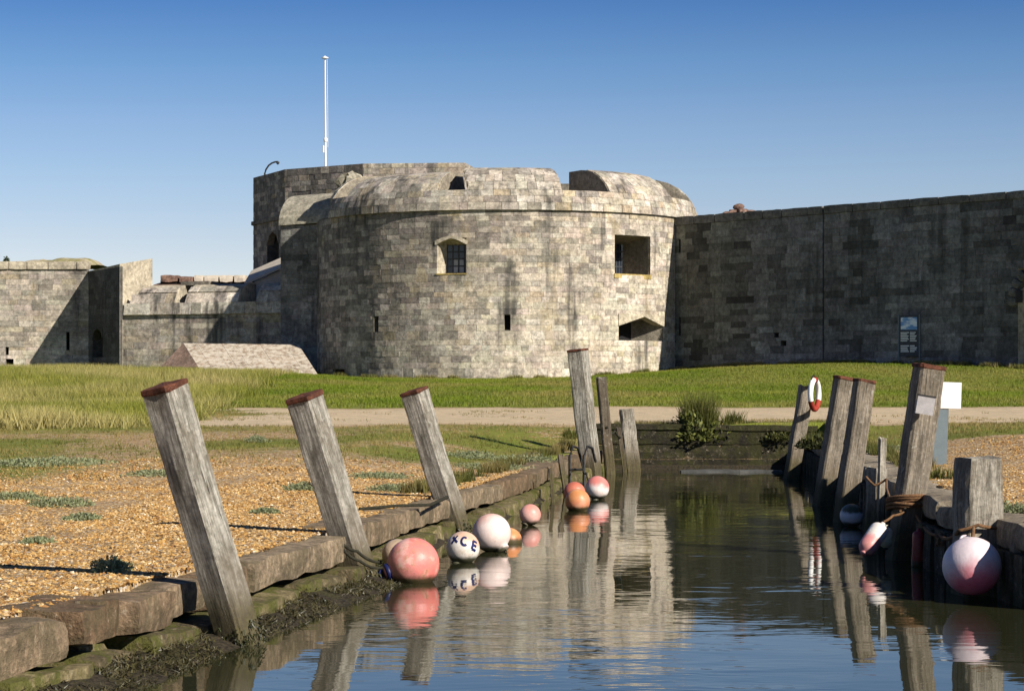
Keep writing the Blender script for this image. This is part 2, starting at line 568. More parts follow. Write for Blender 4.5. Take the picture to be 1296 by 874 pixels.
grs = t.mix(t.ramp(nA, .35, .65), (.12, .155, .014), (.19, .205, .028))
grs = t.mix(t.ramp(nB, .45, .68), grs, (.17, .15, .04))
mud = t.mix(t.ramp(nC, .35, .65), (.012, .010, .006), (.055, .042, .024))
mud = t.mix(t.math('MULTIPLY', t.ramp(nB, .5, .65), .8), mud, (.045, .042, .012))
gn = t.math('ADD', sep.outputs[0], t.math('MULTIPLY', t.math('SUBTRACT', nB, .5), 1.1))
c = t.mix(sep.outputs[1], grav, pathc)
c = t.mix(t.ramp(gn, .42, .62), c, grs)
c = t.mix(sep.outputs[2], c, mud)
t.base(c)
t.bump(t.math('ADD', vor.outputs["Distance"], t.math('MULTIPLY', nC, .8)), .03, .7)
M['ground'] = t.m
g_o = np_mesh("ground", np.array(gv), np.array(gf), M['ground'], np.array(gcol), kind="structure", smooth=True)

wb = MB()
wy = sorted([2.05, 15.85, 15.9] + [float(v) for v in np.arange(4, 42, 2)] + [42.55])
wvs, wfs = [], []
for y in wy:
    wvs += [(XL(y) - .03, y, 0), (XR(y) + .03, y, 0)]
for i in range(len(wy) - 1):
    wfs.append((2 * i, 2 * i + 1, 2 * i + 3, 2 * i + 2))
wb.add(wvs, wfs)
wb.build("water", M['water'], kind="structure")

# ------------------------------------------------------------------ masonry
def unit_stone(seed):
    r = random.Random(seed)
    def j(a): return r.uniform(-a, a)
    cx, cz = .010, .022
    vs = [(-.5, 0, -.5), (.5, 0, -.5), (.5, 0, .5), (-.5, 0, .5)]
    vs += [(-.5 + j(.008), -.97, -.5 + j(.015)), (.5 + j(.008), -.97, -.5 + j(.015)), (.5 + j(.008), -.97, .5 + j(.015)), (-.5 + j(.008), -.97, .5 + j(.015))]
    vs += [(-.5 + cx + j(.012), -1 + j(.018), -.5 + cz + j(.03)), (.5 - cx + j(.012), -1 + j(.018), -.5 + cz + j(.03)), (.5 - cx + j(.012), -1 + j(.018), .5 - cz + j(.03)), (-.5 + cx + j(.012), -1 + j(.018), .5 - cz + j(.03))]
    vs += [(j(.2), -1 + j(.02), j(.2))]
    fs = []
    for i in range(4):
        k = (i + 1) % 4
        fs += [(i, k, 4 + k), (i, 4 + k, 4 + i), (4 + i, 4 + k, 8 + k), (4 + i, 8 + k, 8 + i), (8 + i, 8 + k, 12)]
    return np.array(vs, dtype=float), np.array(fs)
UNITS = [unit_stone(s) for s in range(6)]
def unit_objs(mat):
    out = []
    for V, Fc in UNITS:
        me = bpy.data.meshes.new("stone")
        me.from_pydata([tuple(v) for v in V], [], [tuple(f) for f in Fc])
        me.materials.append(mat)
        out.append(me)
    return out

def emit(stones, parent, mo, ma, limit=300, name="stone", rest="stonework"):
    """stones: (centre, tangent, normal, up, w, h, depth, colour). The largest in view become parts of their own, the rest one part."""
    base = Vector(parent.location)
    def seen(s):
        c, ta, no, up, w_, h_, d, col = s
        v = (Vector((0, 0, EYE)) - c)
        return w_ * h_ * max(0.0, no.dot(v) / v.length) / (v.length ** 2) * (1 if abs(c.x) < .235 * c.y else .001)
    stones = sorted(stones, key=seen, reverse=True)
    meshes = unit_objs(mo)
    for k, s in enumerate(stones[:limit]):
        c, ta, no, up, w_, h_, d, col = s
        o = bpy.data.objects.new(name, meshes[k % 6])
        C.objects.link(o)
        o.parent = parent
        Mx = Matrix((ta, -no, up)).transposed().to_4x4()
        o.matrix_local = Matrix.Translation(c - base) @ Mx @ Matrix.Diagonal((w_, d, h_, 1))
        o.color = (*col, 1)
    V, Fc, Cl, n0 = [], [], [], 0
    for k, s in enumerate(stones[limit:]):
        c, ta, no, up, w_, h_, d, col = s
        U, UF = UNITS[k % 6]
        A = np.array([[ta.x * w_, -no.x * d, up.x * h_], [ta.y * w_, -no.y * d, up.y * h_], [ta.z * w_, -no.z * d, up.z * h_]])
        V.append(U @ A.T + np.array(c - base))
        Fc.append(UF + n0)
        Cl.append(np.tile(col, (len(U), 1)))
        n0 += len(U)
    if V:
        np_mesh(rest, np.concatenate(V), np.concatenate(Fc), ma, np.concatenate(Cl), parent, kind="stuff")

def lay(u0, u1, z0, z1, ch, wr, openings=(), seed=0, joint=.007):
    r = random.Random(seed)
    snaps = sorted({round(v, 4) for o in openings for v in (o[2], o[3]) if z0 < v < z1} | {z1})
    out, z = [], z0
    while z < z1 - .02:
        h_ = ch * r.uniform(.82, 1.18)
        for sn in snaps:
            if z + .35 * ch < sn < z + h_ + .55 * ch and abs(sn - (z + h_)) < .6 * ch:
                h_ = sn - z
                break
        h_ = min(h_, z1 - z)
        if z1 - z - h_ < .3 * ch:
            h_ = z1 - z
        iv = [(u0, u1)]
        for a, b, za, zb in openings:
            if min(zb, z + h_) - max(za, z) > .03:
                nv = []
                for p_, q_ in iv:
                    if b <= p_ or a >= q_:
                        nv.append((p_, q_))
                    else:
                        if a - p_ > .04: nv.append((p_, a))
                        if q_ - b > .04: nv.append((b, q_))
                iv = nv
        for p_, q_ in iv:
            u = p_ - (r.uniform(0, wr[1]) if p_ == u0 else 0)
            while u < q_ - 1e-4:
                w_ = r.uniform(*wr) * (1 if r.random() > .15 else 1.5)
                e = min(u + w_, q_)
                if q_ - e < wr[0] * .5:
                    e = q_
                s_ = max(u, p_)
                if e - s_ > .05:
                    out.append(((s_ + e) / 2, z + h_ / 2, e - s_ - joint, h_ - joint))
                u = e
        z += h_
    return out

def grid_wall(mb, us, zs, openings, mp, inset):
    """backing behind the stones, with holes for the openings"""
    us, zs = sorted(set(us)), sorted(set(zs))
    def pt(u, z):
        p_, ta, no, up = mp(u, z)
        return p_ - no * inset
    for i in range(len(us) - 1):
        for k in range(len(zs) - 1):
            um, zm = (us[i] + us[i + 1]) / 2, (zs[k] + zs[k + 1]) / 2
            if any(a < um < b and za < zm < zb for a, b, za, zb in openings):
                continue
            mb.add([pt(us[i], zs[k]), pt(us[i + 1], zs[k]), pt(us[i + 1], zs[k + 1]), pt(us[i], zs[k + 1])], [(0, 1, 2, 3)])

def reveal(mp, op, depth, inner, out=.02):
    """the four splayed sides of an opening; inner = (ua, ub, za, zb) at the back"""
    ua, ub, za, zb = op
    p0, ta, no, up = mp((ua + ub) / 2, (za + zb) / 2)
    uc = (ua + ub) / 2
    o_ = [mp(u, z)[0] + mp(u, z)[2] * (-out) for u, z in ((ua, za), (ub, za), (ub, zb), (ua, zb))]
    ia, ib, ja, jb = inner
    i_ = [p0 - no * depth + ta * (u - uc) + up * (z - (za + zb) / 2) for u, z in ((ia, ja), (ib, ja), (ib, jb), (ia, jb))]
    return o_, i_
def reveal_mesh(o_, i_, mat, parent, base, name="reveal"):
    mb = MB().add(o_ + i_, [(0, 1, 5, 4), (1, 2, 6, 5), (2, 3, 7, 6), (3, 0, 4, 7)])
    return mb.build(name, mat, parent, base)

cream, tan, gry, dgry, pink, wht, och = (.52, .455, .355), (.42, .35, .245), (.35, .315, .27), (.145, .13, .115), (.49, .415, .345), (.60, .545, .455), (.40, .315, .18)
def pick(r, ws):
    q = (cream, tan, gry, dgry, pink, wht, och)
    c_ = r.choices(q, ws)[0]
    m_ = [sum(w_ * v[k] for w_, v in zip(ws, q)) / sum(ws) for k in range(3)]
    return tuple(.52 * a + .48 * b for a, b in zip(c_, m_))
def jit(r, c, a=.10):
    k = 1 + r.uniform(-a, a)
    return tuple(v * k * (1 + r.uniform(-.03, .03)) for v in c)

# ------------------------------------------------------------------ the round bastion
BC, BR, BX = 122.5, 10.45, -.33
def bmap(u, z):
    th = u / BR
    n_ = Vector((math.sin(th), -math.cos(th), 0))
    return Vector((BX, BC, z)) + n_ * BR, Vector((math.cos(th), math.sin(th), 0)), n_, Vector((0, 0, 1))
def bth(px):
    lo, hi = R(-84), R(84)
    for _ in range(50):
        m = (lo + hi) / 2
        X, Y = BX + BR * math.sin(m), BC - BR * math.cos(m)
        if CX + F * X / Y < px: lo = m
        else: hi = m
    return lo
def bu(px): return bth(px) * BR
def bz(px, py): return pz(py, BC - BR * math.cos(bth(px)))
bast = thing("round_bastion", "broad round stone bastion with curved parapet and two dark gun windows", "bastion", (BX, BC - BR, 1.9))
bbase = tuple(bast.location)
Z0 = 10.50
op1 = (bu(553), bu(590), bz(571, 346), bz(571, 301))
op2 = (bu(778), bu(823), bz(800, 347), bz(800, 298))
op3 = (bu(783), bu(840), bz(811, 431), bz(811, 400))
op4 = (bu(638.5), bu(646), bz(642, 417), bz(642, 398))
op5 = (bu(473.5), bu(479), bz(476, 420), bz(476, 400))
op6 = (bu(421), bu(436), bz(428, 478), bz(428, 467))
ops = [op1, op2, op3, op4, op5, op6]
rs = random.Random(21)
stones = []
for u, z, w_, h_ in lay(R(-84) * BR, R(84) * BR, 1.7, Z0, .295, (.38, .85), ops, 5):
    p_, ta, no, up = bmap(u, z)
    th = u / BR
    lf = sstep(R(4), R(-42), th)  # stones darken leftwards: staining, plus the turn from the sun put into tone
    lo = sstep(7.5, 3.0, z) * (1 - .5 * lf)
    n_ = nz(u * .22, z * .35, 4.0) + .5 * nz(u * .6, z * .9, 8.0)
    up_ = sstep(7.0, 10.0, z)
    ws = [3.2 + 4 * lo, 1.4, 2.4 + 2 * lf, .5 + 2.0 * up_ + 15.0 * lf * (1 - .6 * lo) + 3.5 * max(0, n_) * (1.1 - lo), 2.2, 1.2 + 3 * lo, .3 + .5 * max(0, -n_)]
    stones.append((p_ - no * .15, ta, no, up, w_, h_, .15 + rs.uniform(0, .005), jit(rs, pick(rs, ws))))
# parapet: an elliptical quarter roll broken by splayed gun embrasures
PB, PH, PR, ZN = 2.6, 2.35, BR + .14, 11.55
NOTCH = ((-63, -54, -59, -56), (-19.5, -10.1, -17.2, -16.0), (16.3, 31.3, 27.6, 29.4), (58, 76, 68, 75))   # outer left, right, inner left, right
def nside(i, side, r_):                               # the embrasures are splayed: wide outside, narrow inside
    if i < 0: return R(-80)
    if i > 3: return R(110)
    k = min(1, max(0, (PR - r_) / PB))
    a, b = NOTCH[i][side], NOTCH[i][2 + side]
    return R(a + (b - a) * k)
PHS = (1.0, .86, 1.0, 1.0, .96)                        # the second merlon is lower
def pprof(t_): return PR - PB * (1 - math.cos(t_)), Z0 + PH * math.sin(t_)
tN = math.asin((ZN - Z0) / PH)
courses_t = [0, tN * .36, tN * .68, tN, tN + (R(90) - tN) * .2, tN + (R(90) - tN) * .41, tN + (R(90) - tN) * .63, tN + (R(90) - tN) * .86]
for k in range(len(courses_t) - 1):
    ta_, tb_ = courses_t[k], courses_t[k + 1]
    tm = (ta_ + tb_) / 2
    r_, z_ = pprof(tm)
    nr, nzv = math.cos(tm) / PB, math.sin(tm) / PH
    ln_ = math.hypot(nr, nzv)
    nr, nzv = nr / ln_, nzv / ln_
    ra, za_ = pprof(ta_)
    rb, zb_ = pprof(tb_)
    hh = math.hypot(ra - rb, za_ - zb_)
    segs = [(R(-63), R(84))]
    if k >= 3:
        segs = [(max(R(-66), nside(i - 1, 1, r_) + R(.2)), min(R(84), (R(NOTCH[i][0]) if i < 4 else R(110)) - R(.2))) for i in range(5)]
    for si, (a_, b_) in enumerate(segs):
        if b_ - a_ < R(1.5): continue
        zz_ = z_ if k < 3 else ZN + (z_ - ZN) * PHS[si]
        th = a_
        while th < b_ - 1e-4:
            e_ = min(b_, th + rs.uniform(.4, .9) / BR)
            if b_ - e_ < .3 / BR: e_ = b_
            tc = (th + e_) / 2
            rd = Vector((math.sin(tc), -math.cos(tc), 0))
            no = rd * nr + Vector((0, 0, nzv))
            ta = Vector((math.cos(tc), math.sin(tc), 0))
            up = ta.cross(no) * -1
            if up.z < 0: up = -up
            pc = Vector((BX, BC, zz_)) + rd * r_
            lf = sstep(R(-5), R(-50), tc)  # same leftward darkening put into the parapet stones
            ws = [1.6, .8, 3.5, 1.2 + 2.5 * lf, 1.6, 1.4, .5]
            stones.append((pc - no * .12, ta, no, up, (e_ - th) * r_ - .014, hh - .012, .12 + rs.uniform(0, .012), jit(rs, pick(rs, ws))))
            th = e_
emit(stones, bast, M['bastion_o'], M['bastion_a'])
us = [R(a) * BR for a in np.arange(-84, 84.1, 3)] + [v for o in ops for v in o[:2]]
zs = [1.5, Z0 + .1] + [v for o in ops for v in o[2:]]
mb = MB()
grid_wall(mb, us, zs, ops, bmap, .05)
mb.build("wall_backing", M['mortar'], bast, bbase)
# parapet body
mb = MB()
ths = [R(a) for a in np.arange(-63, 85, 3)]
prof = [(PR - .25, Z0 - .02), (PR - .02, Z0)] + [(pprof(t_)[0] - .05, pprof(t_)[1]) for t_ in np.linspace(0.02, tN, 4)] + [(PR - PB - 1.5, ZN - .03)]
vs = [Vector((BX + r_ * math.sin(th), BC - r_ * math.cos(th), z_)) for th in ths for r_, z_ in prof]
n_p = len(prof)
mb.add(vs, [(i * n_p + j, (i + 1) * n_p + j, (i + 1) * n_p + j + 1, i * n_p + j + 1) for i in range(len(ths) - 1) for j in range(n_p - 1)])
mb.build("parapet", M['bastion_a'] if False else M['mortar'], bast, bbase)
for i in range(5):
    mb = MB()
    pts = [(pprof(t_)[0] - .05, pprof(t_)[1]) for t_ in np.linspace(tN, R(88), 7)]
    pts += [(PR - PB - 1.2, Z0 + PH), (PR - PB - 1.2, ZN - .3)]
    pts = [(pts[0][0], ZN - .3)] + pts
    N_, n_p = 14, len(pts)
    vs = []
    for q in range(N_ + 1):
        for r_, z_ in pts:
            a_ = max(R(-66), nside(i - 1, 1, r_))
            b_ = min(R(85), nside(i, 0, r_ if z_ < ZN - .1 and r_ < PR - 1 else PR))
            th = a_ + (b_ - a_) * q / N_
            vs.append(Vector((BX + r_ * math.sin(th), BC - r_ * math.cos(th), ZN + (z_ - ZN) * (PHS[i] if z_ > ZN else 1))))
    fs = [(q * n_p + j, (q + 1) * n_p + j, (q + 1) * n_p + j + 1, q * n_p + j + 1) for q in range(N_) for j in range(n_p - 1)]
    fs += [tuple(range(n_p)), tuple(N_ * n_p + j for j in range(n_p - 1, -1, -1))]
    mb.add(vs, fs)
    mb.build("merlon", M['merlon'], bast, bbase)
# window openings
def inset_rect(op, a, b, c_, d): return (op[0] + a, op[1] - b, op[2] + c_, op[3] - d)
o_, i_ = reveal(bmap, op1, .85, inset_rect(op1, .30, .02, .05, .30))
reveal_mesh(o_, i_, M['render'], bast, bbase)
def pane_at(i_, du0, du1, dz0, dz1, fwd):
    a, b, c_, d = i_
    n_ = (b - a).cross(d - a).normalized() * -1
    if n_.y > 0: n_ = -n_
    P_ = lambda u, v: a + (b - a) * u + (d - a) * v + n_ * fwd
    return [P_(du0, dz0), P_(du1, dz0), P_(du1, dz1), P_(du0, dz1)]
def window(i_, cols, rows, parent, base):
    win = MB().add(pane_at(i_, -.02, 1.02, -.02, 1.02, -.02), [(0, 1, 2, 3)]).build("window", M['frame'], parent, base)
    for c_ in range(cols):
        for r_ in range(rows):
            MB().add(pane_at(i_, (c_ + .12) / cols, (c_ + .88) / cols, (r_ + .1) / rows, (r_ + .9) / rows, .012), [(0, 1, 2, 3)]).build("pane", M['reflpane'] if cols == 4 and c_ in (1, 2) and r_ < 2 else M['glass'], win, base)
    bars = MB()
    for c_ in range(cols + 1):
        q = pane_at(i_, max(0, c_ / cols - .03), min(1, c_ / cols + .03), 0, 1, .03)
        bars.add(q, [(0, 1, 2, 3)])
    for r_ in range(rows + 1):
        q = pane_at(i_, 0, 1, max(0, r_ / rows - .02), min(1, r_ / rows + .02), .034)
        bars.add(q, [(0, 1, 2, 3)])
    bars.build("glazing_bar", M['white'] if cols == 9 else M['frame'], win, base)
    return win
window(i_, 4, 4, bast, bbase)
def bpt(u, z, out=0.0):
    p_, ta, no, up = bmap(u, z)
    return p_ + no * out
def blintel(poly, mat, d0=-.5, d1=.05, name="lintel"):
    n_ = len(poly)
    vs = [bpt(u, z, d1) for u, z in poly] + [bpt(u, z, d0) for u, z in poly]
    return MB().add(vs, [tuple(range(n_)), tuple(range(2 * n_ - 1, n_ - 1, -1))] + [((i + 1) % n_, i, n_ + i, n_ + (i + 1) % n_) for i in range(n_)]).build(name, mat, bast, bbase)
ua, ub, za, zb = op1
um = (ua + ub) / 2
blintel([(ua - .1, zb - .34), (ua, zb - .34), (ua + .36, zb - .14), (um, zb - .02), (um, zb + .14), (ua + .3, zb + .03), (ua - .1, zb - .14)], M['render'])
blintel([(um, zb - .02), (ub - .36, zb - .14), (ub, zb - .34), (ub + .06, zb - .34), (ub + .06, zb - .14), (ub - .3, zb + .03), (um, zb + .14)], M['render'])
MB().add([bpt(ua - .04, za - .06, .06), bpt(ub + .06, za - .06, .06), bpt(ub + .06, za + .01, .06), bpt(ua - .04, za + .01, .06), bpt(ua - .04, za + .01, -.2), bpt(ub + .06, za + .01, -.2)], [(0, 1, 2, 3), (3, 2, 5, 4)]).build("sill", stone_mat("ochre_sill", (.36, .27, .10), .1, .2), bast, bbase)
o_, i_ = reveal(bmap, op2, 2.0, (op2[0] + 1.62, op2[0] + 2.25, op2[2] + .10, op2[3] - .30))
reveal_mesh(o_, i_, M['reveal'], bast, bbase)
window(i_, 3, 4, bast, bbase)
ua, ub, za, zb = op2
MB().add([bpt(ua - .05, za - .22, .055), bpt(ub + .05, za - .22, .055), bpt(ub + .05, za + .01, .055), bpt(ua - .05, za + .01, .055), bpt(ua - .05, za + .01, -.3), bpt(ub + .05, za + .01, -.3)], [(0, 1, 2, 3), (3, 2, 5, 4)]).build("sill", bpy.data.materials["ochre_sill"], bast, bbase)
ua, ub, za, zb = op3
um = (ua + ub) / 2 + .05
o_, i_ = reveal(bmap, op3, 1.5, (ua + 1.2, ua + 2.35, za + .02, zb - .30))
reveal_mesh(o_, i_, M['reveal'], bast, bbase)
MB().add(i_, [(0, 1, 2, 3)]).build("opening_back", M['dark'], bast, bbase)  # black sheet closing the opening; the unlit interior is put into its colour
blintel([(ua - .02, zb - .52), (um, zb - .02), (um, zb + .1), (ua - .02, zb + .1)], M['bastion_a'] if False else M['render'])
blintel([(um, zb - .02), (ub + .02, zb - .52), (ub + .02, zb + .1), (um, zb + .1)], M['render'])
for op in (op4, op5, op6):
    o_, i_ = reveal(bmap, op, .5, inset_rect(op, .02, .02, .02, .02))
    reveal_mesh(o_, i_, M['mortar'], bast, bbase)
    MB().add(i_, [(0, 1, 2, 3)]).build("loop_back", M['rust'] if op is op6 else M['dark'], bast, bbase)
# roof behind the parapet
mb = MB()
vs = [Vector((BX + 7.3 * math.sin(R(a)), BC - 7.3 * math.cos(R(a)), 11.3)) for a in range(-180, 180, 15)]
mb.add(vs, [tuple(range(len(vs)))])
mb.build("roof", M['mortar'], bast, bbase)

# ------------------------------------------------------------------ straight walls
def line_map(P0, d):
    d = Vector((*d, 0)).normalized()
    n_ = Vector((d.y, -d.x, 0))
    P0 = Vector((*P0, 0))
    def mp(u, z):
        return P0 + d * u + Vector((0, 0, z)), d, n_, Vector((0, 0, 1))
    def u_of(px):
        k = (px - CX) / F
        return (k * P0.y - P0.x) / (d.x - k * d.y)
    def z_of(px, py):
        return pz(py, (P0 + d * u_of(px)).y)
    return mp, u_of, z_of
def wall_stones(mp, lst, r, tone, dep=.15, extra=.006):
    out = []
    for u, z, w_, h_ in lst:
        p_, ta, no, up = mp(u, z)
        out.append((p_ - no * .15, ta, no, up, w_, h_, dep + r.uniform(0, extra), jit(r, tone(u, z, r))))
    return out

# right curtain wall
a50 = R(50)
rmap, ru, rz = line_map((8.39, 117.4), (math.cos(a50), -math.sin(a50)))
rw = thing("curtain_wall", "tall dark shaded curtain wall running right from the bastion", "fortress wall", (8.39, 117.4, 2.3))
rbase = tuple(rw.location)
sl1 = (ru(859), ru(861.5), rz(860, 320), rz(860, 303))
sl2 = (ru(859), ru(861.5), rz(860, 424), rz(860, 401))
h1 = (ru(980), ru(985.5), rz(983, 427), rz(983, 421))
h2 = (ru(988), ru(995), rz(991, 437.5), rz(991, 431))
UG = ru(1288)
gate = (UG, UG + 3.0, 1.7, 6.9)
rops = [sl1, sl2, h1, h2, gate]
ZT = 10.06
uj = ru(1042)
rr = random.Random(4)
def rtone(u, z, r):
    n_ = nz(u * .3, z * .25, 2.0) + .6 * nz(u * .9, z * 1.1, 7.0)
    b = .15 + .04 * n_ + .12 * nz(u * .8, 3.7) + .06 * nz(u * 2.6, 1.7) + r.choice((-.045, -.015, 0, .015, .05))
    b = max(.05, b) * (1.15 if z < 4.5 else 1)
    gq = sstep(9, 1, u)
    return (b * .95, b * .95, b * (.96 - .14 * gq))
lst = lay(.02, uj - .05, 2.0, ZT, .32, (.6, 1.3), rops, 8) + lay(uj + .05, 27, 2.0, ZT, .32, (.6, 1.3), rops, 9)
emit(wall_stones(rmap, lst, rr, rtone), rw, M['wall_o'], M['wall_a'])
mb = MB()
grid_wall(mb, [0, uj, 27] + [v for o in rops for v in o[:2]] + list(np.arange(1, 27, 2.0)), [1.5, ZT] + [v for o in rops for v in o[2:]], rops, rmap, .06)
mb.build("wall_backing", M['mortar_dark'], rw, rbase)
u = 0.02
while u < 27:
    e_ = min(27, u + rr.uniform(1.2, 2.2))
    if u < uj < e_: e_ = uj - .02
    zt = 10.53 + rr.uniform(-.012, .012) - .005 * u
    dn = 0.0
    p_, ta, no, up = rmap((u + e_) / 2, (ZT + zt) / 2)
    Mx = Matrix((ta, -no, up)).transposed()
    MB().rough(p_ - no * .33, (e_ - u - .015, .8, zt - ZT), Mx, rr.random() * 50, (4, 2, 2), .022, .05).build("coping_stone", M['coping'], rw, rbase)
    u = e_ if e_ < uj - .05 or e_ > uj + .05 else uj + .05
mb = MB()
p0, p1 = rmap(0, ZT)[0], rmap(27, ZT)[0]
nn = rmap(0, 0)[2]
mb.hexa([p0 - nn * .7, p1 - nn * .7, p1 - nn * 7, p0 - nn * 7], [q + Vector((0, 0, .35)) for q in (p0 - nn * .7, p1 - nn * .7, p1 - nn * 7, p0 - nn * 7)])
mb.build("wall_walk", M['mortar_dark'], rw, rbase)
for op in (sl1, sl2, h1, h2):
    o_, i_ = reveal(rmap, op, .5, inset_rect(op, .01, .01, .01, .01))
    reveal_mesh(o_, i_, M['mortar_dark'], rw, rbase)
    MB().add(i_, [(0, 1, 2, 3)]).build("loop_back", M['dark'], rw, rbase)
# gateway at the right: pale arch surround, blue door
o_, i_ = reveal(rmap, gate, 1.0, (gate[0] + .35, gate[1] - .3, gate[2], gate[3] - .6))
reveal_mesh(o_, i_, M['render'], rw, rbase, "gateway")
door = MB().add(i_, [(0, 1, 2, 3)]).build("door", flat_mat("blue_door", (.10, .22, .36), .5, .1), rw, rbase)
for k in range(7):
    an = math.pi - k * math.pi / 6.5 * .55
    uu, zz = gate[0] + 1.5 + 1.75 * math.cos(an), 5.4 + 1.6 * math.sin(an)
    p_, ta, no, up = rmap(uu, zz)
    t2 = (ta * math.cos(an) + up * math.sin(an))
    t3 = no.cross(t2)
    Mx = Matrix((t2, -no, t3)).transposed()
    MB().rough(p_ - no * .05, (.5, .45, .42), Mx, k, (2, 2, 2), .02, .1).build("voussoir", M['wall_a'] if False else M['coping'], rw, rbase)
# rubble of brick on the wall top
br = thing("brick_stump", "broken red brick stump on top of the dark curtain wall", "brick stump", (px2(936, 114.5), 114.5, 10.35))
for k, (px, dz, s_) in enumerate(((922, .06, .6), (932, .16, .75), (942, .16, .7), (935, .42, .5), (952, .08, .7), (964, .04, .7), (976, .0, .7))):
    MB().rough((px2(px, 114.5), 114.5 + .2 * (k % 2), 10.42 + dz), (s_ * 1.1, .5, .34), Matrix.Rotation(.2 * k, 3, 'Z') @ Matrix.Rotation(.15 * (k % 3 - 1), 3, 'Y'), k, (3, 2, 2), .07, .2).build("brick", M['brick'], br, tuple(br.location))

# link wall between bastion and gallery
lmap, lu, lz = line_map((-12.73, 121.7), (2.44, -1.0))
lk = thing("link_wall", "short tall wall in the bastion's shadow with a rolled parapet end", "fortress wall", (-12.73, 121.7, 1.9))
lbase = tuple(lk.location)
rl = random.Random(14)
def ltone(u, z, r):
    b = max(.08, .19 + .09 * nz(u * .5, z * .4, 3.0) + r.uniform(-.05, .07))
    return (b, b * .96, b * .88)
ltop = Z0 - .1
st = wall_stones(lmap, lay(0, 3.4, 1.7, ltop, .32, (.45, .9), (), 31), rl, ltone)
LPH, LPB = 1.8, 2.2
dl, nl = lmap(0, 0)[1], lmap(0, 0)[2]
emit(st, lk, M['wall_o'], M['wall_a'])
mb = MB()
p0, p1 = lmap(0, 0)[0], lmap(3.4, 0)[0]
mb.hexa([p0 - nl * .06 + Vector((0, 0, 1.5)), p1 - nl * .06 + Vector((0, 0, 1.5)), p1 - nl * 7 + Vector((0, 0, 1.5)), p0 - nl * 7 + Vector((0, 0, 1.5))],
        [p0 - nl * .06 + Vector((0, 0, ltop)), p1 - nl * .06 + Vector((0, 0, ltop)), p1 - nl * 7 + Vector((0, 0, ltop)), p0 - nl * 7 + Vector((0, 0, ltop))])
mb.build("wall_backing", M['mortar'], lk, lbase)
mb = MB()
prf = [(.14, 0)] + [(.14 - LPB * (1 - math.cos(t_)), LPH * math.sin(t_)) for t_ in np.linspace(.05, R(90), 9)] + [(-5, LPH), (-5, 0)]
vs = []
for uu in np.linspace(-.05, 5.6, 8):
    for a_, b_ in prf:
        p_ = lmap(uu, ltop)[0] + nl * a_ + Vector((0, 0, b_ + .035 * uu))
        vs.append(p_)
n_p = len(prf)
mb.add(vs, [(q * n_p + j, (q + 1) * n_p + j, (q + 1) * n_p + (j + 1) % n_p, q * n_p + (j + 1) % n_p) for q in range(7) for j in range(n_p)] + [tuple(range(n_p - 1, -1, -1)), tuple(7 * n_p + j for j in range(n_p))])
mb.build("parapet", stone_mat("parapet_stone", (.33, .30, .23), .3, .45), lk, lbase)
# lump of broken parapet where the roll ends
p_ = Vector((px2(446, 119.5), 119.5, pz(236, 119.5)))
MB().rough(p_, (1.5, 1.6, 1.3), Matrix.Rotation(.5, 3, 'Y'), 3, (4, 4, 4), .3, .3).build("broken_end", bpy.data.materials["parapet_stone"], lk, lbase)

# gallery wall with rounded parapet
gmap, gu, gzf = line_map((px2(152, 126.3), 126.3), (px2(355, 122.6) - px2(152, 126.3), 122.6 - 126.3))
gal = thing("gallery_wall", "low gallery wall with a whitish rounded parapet and gun notch", "fortress wall", (px2(152, 126.3), 126.3, 2.0))
gbase = tuple(gal.location)
GS = gzf(230, 397)
GT = gzf(260, 358)
rg = random.Random(17)
def gtone(u, z, r):
    return pick(r, [1.2, .9, 3.5, 1.6 + 1.5 * max(0, nz(u * .3, z * .5, 6)), 1.2, .5, .7])
uE = gu(410)
st = wall_stones(gmap, lay(0, uE, 1.7, GS, .34, (.5, 1.1), (), 41), rg, gtone)
GH, GB = GT - GS, 1.6
notches = [(gu(220), gu(234)), (gu(301), gu(324))]
dg, ng = gmap(0, 0)[1], gmap(0, 0)[2]
tg = [0, R(20), R(42), R(66)]
for k in range(3):
    tm = (tg[k] + tg[k + 1]) / 2
    hh = GH * (math.sin(tg[k + 1]) - math.sin(tg[k])) * 1.15
    no = (ng * math.cos(tm) * GH + Vector((0, 0, 1)) * math.sin(tm) * GB).normalized()
    up = no.cross(dg)
    if up.z < 0: up = -up
    segs = [(gu(158) + .35 * k, uE)]
    if k > 0:
        segs = [(gu(158) + .35 * k, notches[0][0]), (notches[0][1], notches[1][0]), (notches[1][1], uE)]
    for a_, b_ in segs:
        u = a_
        while u < b_ - .01:
            e_ = min(b_, u + rg.uniform(.6, 1.2))
            if b_ - e_ < .3: e_ = b_
            pc = gmap((u + e_) / 2, GS + GH * math.sin(tm))[0] + ng * (.12 - GB * (1 - math.cos(tm)))
            st.append((pc - no * .12, dg, no, up, e_ - u - .015, hh - .01, .12 + rg.uniform(0, .03), jit(rg, pick(rg, [2, .6, 2, .6, 1.5, 4, .3]))))
            u = e_
emit(st, gal, M['bastion_o'], M['bastion_a'])
mb = MB()
z0v, z1v = Vector((0, 0, 1.5)), Vector((0, 0, GS))
p0, p1 = gmap(0, 0)[0], gmap(uE, 0)[0]
mb.hexa([p0 - ng * .06 + z0v, p1 - ng * .06 + z0v, p1 - ng * 5 + z0v, p0 - ng * 5 + z0v], [p0 - ng * .06 + z1v, p1 - ng * .06 + z1v, p1 - ng * 5 + z1v, p0 - ng * 5 + z1v])
mb.build("wall_backing", M['mortar'], gal, gbase)
prf = [(.1, 0)] + [(.06 - GB * (1 - math.cos(t_)), GH * math.sin(t_)) for t_ in np.linspace(.05, R(90), 8)] + [(-2.2, GH), (-2.2, 0)]
n_p = len(prf)
